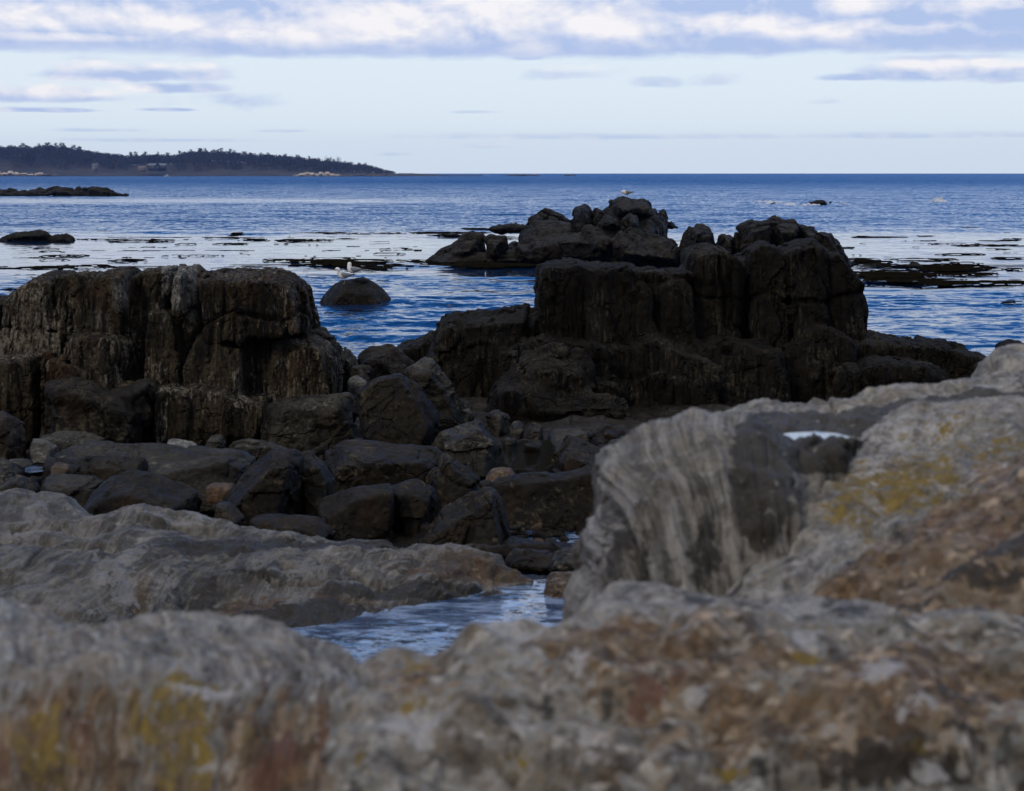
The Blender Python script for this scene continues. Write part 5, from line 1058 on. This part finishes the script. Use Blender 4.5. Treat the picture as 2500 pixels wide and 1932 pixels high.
# pale bare trees
def bare_parts(seed):
    q = np.random.RandomState(seed); tr = Tris(); c = Tris()
    tr.limb((0, 0, 0), (.02, 0, .35), .03, .022)
    for k in range(9):
        a = q.uniform(0, 6.28); L = q.uniform(.18, .34); e0 = np.array([.02, 0, q.uniform(.25, .36)]); e1 = e0 + np.array([math.cos(a) * L, math.sin(a) * L, q.uniform(.3, .6)])
        tr.limb(tuple(e0), tuple(e1), .014, .004)
        c.clumps(e1 + q.normal(size=(16, 3)) * .09, .028, q)
        for j in range(3):
            e2 = e1 + q.normal(size=3) * .12; tr.limb(tuple((e0 + e1) / 2), tuple(e2), .007, .002)
    return tr.mesh('trunk'), c.mesh('crown')
bares = [bare_parts(s) for s in (5, 6)]
for a, c in bares: a.materials.append(M_PALEBARE); c.materials.append(M_BARE)
for u, v, h, lb in [(283, 417, 20, 'pale forked bare tree right of the small house on the headland'), (187, 417, 18, 'pale bare tree standing left of the small house on the headland'), (415, 411, 15, 'slender pale bare tree just right of the dark house'),
                    (797, 398, 15, 'bare leafless tree rising above the wood over the white ledge'), (818, 400, 18, 'tallest bare tree above the wood near the tip of the headland'), (153, 418, 16, 'thin pale bare tree at the wood edge on the far left')]:
    d = HD - 70; x = hx(u, d); g = ground_h(x, d)
    e = empty('bare_tree', (x, d, g - .3), lb, 'tree'); 
    if u > 700: e.location = (hx(u), HD + 20, ground_h(hx(u), HD + 20))
    hh = h if u < 700 else crown_top(u) + 5 - e.location.z; e.scale = (h, h, hh)
    a, c = bares[u % 2]
    for nm, me in (('trunk', a), ('crown', c)):
        o = bpy.data.objects.new(nm, me); COL.objects.link(o); o.parent = e

# houses on the headland --------------------------------------------------
M_DKWALL = simple_mat('dark_shingle', (.022, .024, .032), .85, .3, .4); M_ROOF = simple_mat('slate_roof', (.10, .115, .15), .6, .2, .3)
M_GLASS = simple_mat('window_glass', (.03, .04, .06), .1); M_GREYW = simple_mat('grey_shingle', (.22, .225, .24), .8, .15, .5); M_WHITE = simple_mat('white_paint', (.55, .56, .58), .6, .1, 1); M_TANW = simple_mat('tan_shingle', (.20, .155, .12), .85, .2, .5)
def box_m(name, x0, x1, y0, y1, z0, z1): 
    V = [(x, y, z) for x in (x0, x1) for y in (y0, y1) for z in (z0, z1)]
    return mesh_np(name, V, [(0, 1, 3, 2), (4, 6, 7, 5), (0, 4, 5, 1), (2, 3, 7, 6), (0, 2, 6, 4), (1, 5, 7, 3)])
def gable(name, x0, x1, y0, y1, z0, h, along='x', over=.5):
    """solid pitched roof"""
    x0 -= over; x1 += over; y0 -= over; y1 += over
    if along == 'x':
        ym = (y0 + y1) / 2; V = [(x0, y0, z0), (x1, y0, z0), (x1, y1, z0), (x0, y1, z0), (x0, ym, z0 + h), (x1, ym, z0 + h)]
        F = [(0, 1, 5, 4), (2, 3, 4, 5), (0, 4, 3), (1, 2, 5), (0, 3, 2, 1)]
    else:
        xm = (x0 + x1) / 2; V = [(x0, y0, z0), (x1, y0, z0), (x1, y1, z0), (x0, y1, z0), (xm, y0, z0 + h), (xm, y1, z0 + h)]
        F = [(0, 4, 5, 3), (1, 2, 5, 4), (0, 1, 4), (2, 3, 5), (0, 3, 2, 1)]
    me = bpy.data.meshes.new(name); me.from_pydata(V, [], F); me.update(); return me
def house(u0, u1, v0, v1, d, label, wallm, roofm, gables, wins, chim=None):
    x0, _, zb_ = at(u0, v1, d); x1, _, zt = at(u1, v0, d)
    e = empty('house', ((x0 + x1) / 2, d, zb_), label, 'house'); w = (x1 - x0) / 2; H = zt - zb_; D = w * .8
    link('wall', box_m('wall', -w, w, 0, D, -3, H * .52), wallm, e, smooth=False)
    link('roof', gable('roof', -w, w, 0, D, H * .52, H * .40), roofm, e, smooth=False)
    for (a, b_, hh) in gables:
        o = link('wall', box_m('wall', a * w, b_ * w, -1.2, D * .5, -3, H * .5), wallm, e, smooth=False)
        link('gable_roof', gable('gable_roof', a * w, b_ * w, -1.2, D * .5, H * .5, H * hh, 'y', .35), wallm if roofm is M_ROOF else roofm, e, smooth=False)
    for (a, c) in wins:
        f = link('window', box_m('window', a * w - .7, a * w + .7, -.06 if not any(g[0] < a < g[1] for g in gables) else -1.26, .05 if not any(g[0] < a < g[1] for g in gables) else -1.1, H * c, H * c + 1.4), M_WHITE, e, smooth=False)
        yq = -.09 if not any(g[0] < a < g[1] for g in gables) else -1.29
        link('pane', box_m('pane', a * w - .5, a * w + .5, yq, yq + .05, H * c + .2, H * c + 1.2), M_GLASS, f, smooth=False)
    if chim is not None: link('chimney', box_m('chimney', chim * w - .6, chim * w + .6, D * .3, D * .3 + 1.2, H * .7, H * 1.02), M_TANW, e, smooth=False)
    return e
house(361, 403, 397.5, 413, HD - 100, 'long dark house with a blue-grey roof and a central gable on the headland', M_DKWALL, M_ROOF, [(-.16, .42, .48)], [(-.7, .2), (-.4, .2), (.1, .18), (.6, .2), (.82, .2)])
house(225, 238, 398, 413, HD - 90, 'small pale house half hidden in the trees left of the dark house', M_GREYW, M_ROOF, [(-.5, .45, .45)], [(-.2, .1), (.25, .1), (.7, .15)], .8)
house(337, 355, 405, 414.5, HD - 102, 'low tan cottage just left of the dark house', M_TANW, M_TANW, [], [(-.4, .15), (.2, .15)], -.9)

# pale ledges at the foot of the headland, low reefs on the horizon ----------
M_SUNROCK = simple_mat('pale_granite', (.52, .45, .37), .85, .3, .25, .2)
M_FARROCK = simple_mat('brown_far_rock', (.10, .085, .07), .9, .4, .2, .2)
def far_ledge(u0, u1, v0, v1, d, mat, label, seed, name='rock_ledge'):
    q = np.random.RandomState(seed); bl = []
    n = max(3, int((u1 - u0) / 12))
    for k in range(n):
        a = u0 + (u1 - u0) * (k + .1) / n - 4; b_ = a + (u1 - u0) / n * q.uniform(1.2, 2.) + 3
        e = 1 - abs(2 * (k + .5) / n - 1) ** 2 * .75; top = v1 - (v1 - v0) * e * q.uniform(.55, 1)
        bl.append(block([(a, v1 + 1), (a + (b_ - a) * .2, top + .6), (a + (b_ - a) * .6, top), (b_, v1 + 1)], d + q.uniform(-4, 4), 18, seed * 10 + k, tilt=(25, 50)))
    bl.append(block([(u0, v1 + 1.5), (u0 + 8, v1 - 1.2), (u1 - 8, v1 - 1.2), (u1, v1 + 1.5)], d, 20, seed * 10 + 99, tilt=(30, 50)))
    return rock(name, bl, mat, label, 'rock ledge', vox=.75, k=.2, amp=.5, L=4, fine=(.3, 2.), chis=((1.2, (6., 6., 3.)),), seed=seed, zmin=-1.2)
dF = 2150
far_ledge(716, 828, 418.5, 430, dF, M_SUNROCK, 'bright cream rock ledge at the waterline below the headland wood', 301)
far_ledge(820, 970, 424.5, 430, dF + 30, M_FARROCK, 'brown rock ledge running out from the tip of the headland', 302)
far_ledge(-60, 82, 414.5, 428, dF + 20, M_SUNROCK, 'long cream rock ledge at the far left foot of the headland', 303)
far_ledge(86, 106, 418, 428, dF + 25, M_SUNROCK, 'small bright cream rock just right of the long cream ledge', 304)
far_ledge(100, 148, 421.5, 429, dF, M_FARROCK, 'dark rock ledge right of the small bright cream rock', 305)
far_ledge(1235, 1320, 424.6, 428.5, 2400, M_FARROCK, 'low reef lying on the horizon beyond the tip of the headland', 306, 'rock_reef')
far_ledge(1378, 1405, 425, 428.5, 2400, M_FARROCK, 'small low reef on the horizon right of the long one', 307, 'rock_reef')
# a small white boat
d = 2000; x, _, _ = at(408, 428, d)
e = empty('boat', (x, d, 0), 'tiny white motor boat off the headland', 'boat')
hv = []; 
for k, (px, w, zt) in enumerate([(-4, .1, 1.6), (-2.5, 1., 1.3), (0, 1.3, 1.1), (2.5, 1.3, 1.0), (3.4, 1.2, 1.0)]): hv += [(px, -w, zt), (px, -w * .6, -.2), (px, w * .6, -.2), (px, w, zt)]
hf = [(4 * k + j, 4 * k + 4 + j, 4 * k + 5 + j, 4 * k + 1 + j) for k in range(4) for j in range(3)] + [(4 * k, 4 * k + 3, 4 * k + 7, 4 * k + 4) for k in range(4)] + [(16, 17, 18, 19)]
me = bpy.data.meshes.new('hull'); me.from_pydata(hv, [], hf); me.update(); link('hull', me, M_WHITE, e, smooth=False)
link('cabin', box_m('cabin', -1.2, 1.2, -.8, .8, 1.0, 2.6), M_WHITE, e, smooth=False)

# ------------------------------------------------------------------ seaweed afloat
M_WEED = rock_mat('floating_seaweed', (.005, .0042, .002), (.013, .0105, .0045), (.03, .024, .011), (.014, .010, .004), streak=(3, 3, 3), spots=.2, rough=(.8, 1.), bump=.03, cracks=False, spec=.0)
streaks = []   # (u0, u1, v, half height px)
for (x0, x1, y, hh) in [(1520, 2184, 550, 5), (1640, 2184, 546, 3), (420, 900, 584, 6), (560, 900, 592, 5), (930, 1060, 606, 3), (1050, 1290, 572, 5), (1290, 1420, 580, 4), (1490, 1800, 586, 6), (1900, 2150, 596, 3), (1230, 1300, 548, 2), (230, 560, 670, 4), (830, 1200, 671, 5), (1200, 1480, 652, 4), (1960, 2184, 629, 3),
                         (560, 800, 699, 4), (640, 780, 690, 3), (80, 640, 731, 6), (300, 620, 722, 4), (0, 60, 686, 3), (60, 240, 775, 4), (1070, 1400, 741, 4), (1400, 2184, 690, 6), (1500, 2184, 700, 8), (1700, 2184, 712, 9), (1850, 2184, 726, 10), (1640, 1900, 680, 6), (1990, 2184, 660, 5), (140, 340, 630, 2), (0, 110, 850, 5), (600, 720, 678, 3), (0, 400, 594, 8), (930, 1060, 675, 3), (180, 380, 690, 2), (200, 360, 645, 2), (1120, 1320, 604, 3), (1580, 1700, 612, 2)]:
    a = z1(x0, y); b_ = z1(x1, y); streaks.append((a[0], b_[0], a[1], hh * .458))
for (x0, x1, y, hh) in [(770, 1300, 440, 3), (860, 1050, 437, 5), (1210, 1600, 470, 5), (1360, 1500, 433, 6), (1330, 1900, 490, 6), (1660, 2184, 500, 9), (1800, 2184, 465, 7), (2000, 2184, 450, 8), (1300, 1560, 516, 5), (780, 900, 520, 4), (1750, 2184, 530, 4), (900, 1300, 488, 4), (830, 960, 580, 4), (1000, 1300, 595, 9), (820, 1100, 620, 22), (820, 1240, 650, 22), (1180, 1640, 610, 14), (1230, 1900, 660, 18), (1420, 1860, 690, 22), (1500, 2000, 716, 16), (850, 1500, 710, 16), (850, 1500, 745, 20), (1000, 1700, 770, 14), (1400, 2184, 785, 16), (1700, 2184, 780, 12), (1600, 1900, 640, 8), (1900, 2184, 600, 3), (2050, 2184, 685, 4), (1990, 2184, 930, 11), (2060, 2200, 935, 9), (1500, 1900, 570, 3), (1980, 2184, 560, 3), (1650, 1800, 600, 4)]:
    a = zb(x0, y); b_ = zb(x1, y); streaks.append((a[0], b_[0], a[1], hh * .3205))
for (u0, u1, v, hh) in [(1040, 1320, 632, 7), (1020, 1330, 640, 9), (1100, 1320, 650, 6), (1000, 1200, 570, 2.5), (1050, 1160, 576, 3), (1130, 1200, 560, 2.5)]: streaks.append((u0, u1, v, hh))
xs = np.arange(-36, 46, .11); ys = np.concatenate([np.arange(46, 70, .12), np.arange(70, 125, .2)])
SX, SY = np.meshgrid(xs, ys); SU = U0 + SX / SY * FPX; SV = V0 + EYE / SY * FPX
F_ = np.full(SX.shape, -1.)
for (u0, u1, v, hh) in streaks:
    c = (u0 + u1) / 2; w = (u1 - u0) / 2
    m_ = (np.abs(SU - c) < w * 1.5 + 30) & (np.abs(SV - v) < hh * 3 + 4)
    F_[m_] = np.maximum(F_[m_], (1.45 if hh > 3.8 else 1.0) - np.maximum(np.abs((SU[m_] - c) / w) ** 3, 0) - ((SV[m_] - v) / max(hh, 1.4)) ** 2)
Pn = np.stack([SX.ravel(), SY.ravel(), 0 * SX.ravel()], 1)
n_ = (fbm(Pn * np.array([.22, .9, 1]), 6, .68) * 1.0).reshape(SX.shape) + (fbm(Pn * np.array([1.1, 3.2, 1]) + 40, 4, .7) * .6).reshape(SX.shape)
keep = (np.minimum(F_, .55) + .9 * np.maximum(F_ - 1, 0) + n_ * 1.05) > .30
# thin strands drifting through the calm water too
strand = (fbm(Pn * np.array([.10, .9, 1]) + 90, 5, .6)).reshape(SX.shape) + .35 * (fbm(Pn * np.array([1.2, 3., 1]), 2)).reshape(SX.shape)
keep |= (strand > .92) & (SY > 58) & (SY < 106)
kc = keep[:-1, :-1] & keep[1:, 1:] & keep[:-1, 1:] & keep[1:, :-1]
hz = .012 + .085 * np.clip(F_ + n_ * .8 - .2, 0, 1) * (.6 + .8 * (vnoise(Pn * 2.3).reshape(SX.shape) + .5)) 
hz = np.clip(hz, .010, .065)
I = np.arange(SX.size).reshape(SX.shape)
Q = np.stack([I[:-1, :-1], I[:-1, 1:], I[1:, 1:], I[1:, :-1]], -1)[kc]
used = np.unique(Q); remap = -np.ones(SX.size, np.int64); remap[used] = np.arange(len(used))
Vs = np.stack([SX.ravel(), SY.ravel(), hz.ravel()], 1)[used]
me = mesh_np('seaweed', Vs, remap[Q])
o = link('seaweed', me, M_WEED); sm = o.modifiers.new('thick', 'SOLIDIFY'); sm.thickness = .012; sm.offset = -1
tag(o, 'dark brown seaweed drifting in ragged streaks on the calm water', 'seaweed', kind='stuff')

# ------------------------------------------------------------------ breaking water over the sunken ledge
M_FOAM = simple_mat('foam', (.46, .49, .55), .8, .35, 1.2)
def foam(name, spots, d0, label, amp=.35):
    V = []; F = []; q = np.random.RandomState(len(spots))
    for (u0, u1, v, hh) in spots:
        d = sea_d(v); n = 46; m2 = 9
        x0 = (u0 - U0) * d / FPX; x1 = (u1 - U0) * d / FPX; dep = hh
        b0 = len(V)
        for i in range(n):
            for j in range(m2):
                s = i / (n - 1); w = j / (m2 - 1)
                env = max(0, math.sin(math.pi * s)) ** .6 * math.sin(math.pi * w)
                nzv = float(vnoise(np.array([[s * 9 + u0, w * 2.5, v]]))[0]) * .5 + .5
                V.append((x0 + (x1 - x0) * s, d + (w - .5) * dep * (.3 + .7 * math.sin(math.pi * s)) + 2.5 * float(vnoise(np.array([[s * 6, v, 3]]))[0]), -.06 + amp * env * nzv ** 1.6 * 1.8))
        for i in range(n - 1):
            for j in range(m2 - 1): F.append((b0 + i * m2 + j, b0 + (i + 1) * m2 + j, b0 + (i + 1) * m2 + j + 1, b0 + i * m2 + j + 1))
    o = link(name, mesh_np(name, V, F), M_FOAM)
    return tag(o, label, 'surf', kind='stuff')
fz = lambda x0, x1, y, hh: (zb(x0, y)[0], zb(x1, y)[0], zb(0, y)[1], hh)
foam('surf_foam', [fz(60, 330, 178, 6), fz(130, 420, 172, 5), fz(330, 560, 186, 6), fz(520, 640, 190, 4), fz(780, 850, 183, 3), fz(90, 250, 163, 4)], 0, 'white surf breaking over the sunken ledge beside the black rock', .24)
foam('breaking_wave', [fz(1480, 1580, 160, 4), fz(1510, 1560, 153, 2)], 0, 'single small white wave crest breaking on the far right', .42)
foam('surf_foam', [(1600 + k * 0, 1, 0, 0)] and [(1180, 1196, 427.5, 40), (1300, 1312, 426.5, 50)], 0, 'white specks of surf on the horizon reef', 1.1)

# ------------------------------------------------------------------ pebbles in the wet gap
def cobble(seed):
    q = np.random.RandomState(seed); bpyme = bpy.data.meshes.new('cobble')
    import bmesh
    bm = bmesh.new(); bmesh.ops.create_icosphere(bm, subdivisions=3, radius=1)
    V = np.array([v.co[:] for v in bm.verts]); 
    for k in range(9):
        n = q.normal(size=3); n /= np.linalg.norm(n); c = q.uniform(.62, .9); s = V @ n; V = V - np.outer(np.maximum(s - c, 0) * .85, n)
    V *= (1 + .08 * fbm(V * 1.7 + seed, 3))[:, None] * np.array([1, .85, .6])
    for v, c in zip(bm.verts, V): v.co = c
    bm.to_mesh(bpyme); bm.free(); bpyme.polygons.foreach_set('use_smooth', np.ones(len(bpyme.polygons), bool)); return bpyme
cobs = {}
for mi, mm in enumerate((M_BLD, M_BLDG, M_TAN)):
    for s in range(4):
        c = cobble(40 + s); c.materials.append(mm); cobs[mi, s] = c
def pebble(u, v, z, size, mi, label, group=None, name='pebble'):
    x, y = pxy(u, v, z); o = bpy.data.objects.new(name, cobs[mi, r.randint(4)]); COL.objects.link(o)
    o.location = (x, y, z + size * .25); o.scale = (size, size, size * r.uniform(.8, 1.3)); o.rotation_euler = (r.uniform(-.3, .3), r.uniform(-.3, .3), r.uniform(0, 6))
    return tag(o, label, 'pebble' if name == 'pebble' else 'stone', group)
zp = lambda x, y: (1100 + .2962 * x, 1150 + .2962 * y)
named = [((935, 290), .115, 1, 'pale rounded stone perched highest among the wet pebbles'), ((920, 400), .14, 2, 'knobbly pinkish tan stone in the middle of the wet pebbles'), ((760, 350), .12, 0, 'flat dark stone edging the tiny bright puddle'), ((605, 345), .08, 2, 'small rust-brown stone left of the tiny bright puddle'),
         ((975, 340), .06, 1, 'small grey stone between the perched and the pinkish stones'), ((660, 410), .22, 0, 'broad dark stone left of the pinkish tan stone'), ((850, 330), .2, 0, 'dark angular stone under the perched pale one'), ((520, 485), .10, 1, 'blue-grey pebble at the left edge of the wet gap'), ((1140, 250), .16, 0, 'dark stone tucked behind the edge of the grooved pillar'), ((950, 440), .08, 1, 'blue-grey pebble right below the pinkish tan stone'), ((800, 455), .09, 0, 'brown pebble below and left of the pinkish tan stone')]
for (p, s, mi, lb) in named:
    u, v = zp(*p); pebble(u, v + 6, .27, s, mi, lb, name='stone')
for k in range(95):
    u = r.uniform(1195, 1450); v = 1240 + (1355 - 1240) * r.beta(1.6, 1.3)
    pebble(u, v, .25, r.uniform(.03, .085), [0, 0, 1, 1, 0, 2][r.randint(6)], 'wet pebble lying among many in the gap before the grooved pillar', 'pebbles in the wet gap')
for k in range(150):
    u = r.uniform(-20, 1500); v = r.uniform(1085, 1330); dq = (EYE - .3) * FPX / (v - V0)
    pebble(u, v, .27, r.uniform(.05, .16), [0, 0, 1, 0, 1, 0][r.randint(6)], 'small stone lying between the beach boulders', 'small stones between the boulders', 'stone')

# ------------------------------------------------------------------ gulls
M_GW = simple_mat('white_plumage', (.82, .82, .82), .8, .04, 30); M_GG = simple_mat('grey_plumage', (.22, .235, .27), .8, .12, 40)
M_GB = simple_mat('black_wingtip', (.015, .015, .017), .7, .2, 40); M_BILL = simple_mat('yellow_bill', (.62, .33, .03), .5, .1, 40); M_LEG = simple_mat('pink_leg', (.42, .25, .22), .6, .1, 40); M_BROWNG = simple_mat('brown_grey_plumage', (.25, .21, .19), .8, .2, 40)
def tube(name, st, nseg=14, sub=5):
    """body through stations (x, y, z, half width, half height)"""
    st = np.array(st, float); T = np.arange(len(st)); tt = np.linspace(0, len(st) - 1, (len(st) - 1) * sub + 1)
    S = cat1(tt, T, st); S[:, 3:] = np.maximum(S[:, 3:], .002)
    V = []; F = []
    for k, (x, y, z, w, h) in enumerate(S):
        a, b_ = max(k - 1, 0), min(k + 1, len(S) - 1); d = S[b_, :3] - S[a, :3]; d /= np.linalg.norm(d)
        up = np.array([0, 0, 1.]); sd = np.cross(up, d); sd = sd / np.linalg.norm(sd) if np.linalg.norm(sd) > .2 else np.array([0, 1., 0]); u2 = np.cross(d, sd)
        for j in range(nseg):
            an = 2 * math.pi * j / nseg; V.append(np.array([x, y, z]) + sd * w * math.cos(an) + u2 * h * math.sin(an))
    n = len(S)
    for k in range(n - 1):
        for j in range(nseg): F.append((k * nseg + j, k * nseg + (j + 1) % nseg, (k + 1) * nseg + (j + 1) % nseg, (k + 1) * nseg + j))
    me = bpy.data.meshes.new(name); me.from_pydata([tuple(v) for v in V], [], F + [tuple(range(nseg))[::-1], tuple(range((n - 1) * nseg, n * nseg))]); me.update()
    return me
def gull(loc, rz, label, pose='alert', back=M_GG, s=1.):
    e = empty('gull', loc, label, 'gull', None, rz); e.scale = (s, s, s)
    if pose == 'alert': neck = [(-.13, 0, .295, .062, .07), (-.155, 0, .355, .056, .062), (-.165, 0, .405, .052, .053), (-.195, 0, .428, .05, .049), (-.235, 0, .424, .032, .032), (-.252, 0, .418, .008, .01)]; bill = (-.238, 0, .418); bd = (-1, 0, -.12)
    elif pose == 'tucked': neck = [(-.12, 0, .30, .07, .075), (-.13, .01, .355, .058, .062), (-.12, .02, .402, .054, .053), (-.135, .03, .42, .05, .046), (-.17, .04, .412, .032, .032), (-.185, .045, .408, .01, .012)]; bill = (-.17, .045, .405); bd = (-.7, .7, -.15)
    else: neck = [(-.14, 0, .275, .07, .075), (-.18, 0, .29, .056, .058), (-.21, 0, .285, .05, .05), (-.225, 0, .255, .042, .042), (-.225, 0, .22, .026, .028), (-.222, 0, .205, .008, .01)]; bill = (-.223, 0, .212); bd = (.1, 0, -1)
    body = tube('body', [(.27, 0, .245, .018, .006), (.21, 0, .25, .045, .018), (.12, 0, .245, .075, .055), (.02, 0, .235, .092, .083), (-.07, 0, .242, .09, .09)] + neck)
    o = link('body', body, M_GW, e)
    for sy in (-1, 1):
        w = tube('wing', [(-.10, sy * .055, .285, .012, .02), (-.05, sy * .078, .268, .022, .055), (.04, sy * .082, .258, .022, .062), (.13, sy * .068, .258, .018, .045), (.20, sy * .045, .262, .012, .026), (.235, sy * .03, .264, .006, .012)], 10, 4)
        wo = link('wing', w, back, e)
        link('wing_tip', tube('wing_tip', [(.19, sy * .04, .262, .012, .022), (.25, sy * .025, .266, .010, .016), (.31, sy * .010, .268, .006, .008), (.345, sy * .004, .268, .002, .003)], 8, 3), M_GB, wo)
        link('leg', tube('leg', [(.0, sy * .035, .175, .008, .008), (.01, sy * .035, .09, .005, .005), (-.0, sy * .035, .012, .005, .005), (-.02, sy * .035, .004, .014, .005), (-.05, sy * .035, .002, .018, .003)], 7, 3), M_LEG, e)
    # grey mantle across the back
    link('mantle', tube('mantle', [(-.105, 0, .315, .03, .014), (-.05, 0, .312, .07, .026), (.04, 0, .296, .078, .03), (.13, 0, .276, .06, .02), (.19, 0, .266, .03, .008)], 10, 4), back, e)
    b0 = np.array(bill); bv = np.array(bd); bv = bv / np.linalg.norm(bv)
    link('bill', tube('bill', [tuple(b0) + (.011, .014), tuple(b0 + bv * .03) + (.009, .011), tuple(b0 + bv * .048 + np.array([0, 0, -.003])) + (.006, .008), tuple(b0 + bv * .056 + np.array([0, 0, -.009])) + (.002, .003)], 8, 3), M_BILL, e)
    hx_, hy_, hz_ = neck[3][:3]
    for sy in (-1, 1):
        ey = tube('eye', [(hx_ - .012, hy_ + sy * .036, hz_ + .008, .0015, .0015), (hx_ - .012, hy_ + sy * .038, hz_ + .008, .006, .006), (hx_ - .012, hy_ + sy * .041, hz_ + .008, .002, .002)], 8, 2)
        link('eye', ey, M_GB, e)
    return e
def perch(u, d, o):
    x = (u - U0) * d / FPX
    for dd in np.arange(-.3, .31, .1):
        z = top_z(o, x, d + dd, .12)
        if z is not None: return x, d + dd, z
    return x, d, 1.
x, y, z = perch(843, 49.4, GB); z2_ = top_z(GB, x, y, .1) or z
gull((x, y, z2_ - .01), .12, 'white gull facing left with a yellow bill on the domed boulder', 'alert', s=1.06)
x, y, z = perch(866, 49.75, GB); gull((x + .0, y, z - .01), -.08, 'gull with tucked head and black wing tips behind the facing gull', 'tucked', s=1.04)
x, y, z = perch(1530, 73.0, ISL); gull((x, y, z - .03), .1, 'gull preening with its head down on the top of the jagged islet', 'preen', M_BROWNG, s=1.0)

# ------------------------------------------------------------------ sea air between here and the headland
hz = link('haze', box_m('haze', -2600, 2600, -260, 2900, -9, 62), None, smooth=False)
m = bpy.data.materials.new('sea_air'); m.use_nodes = True; m.node_tree.nodes.clear()
vo = m.node_tree.nodes.new('ShaderNodeOutputMaterial'); pv = m.node_tree.nodes.new('ShaderNodeVolumePrincipled')
pv.inputs['Color'].default_value = (.27, .47, 1, 1); pv.inputs['Density'].default_value = 8e-5; m.node_tree.links.new(pv.outputs[0], vo.inputs['Volume'])
hz.data.materials.append(m); tag(hz, kind='stuff')
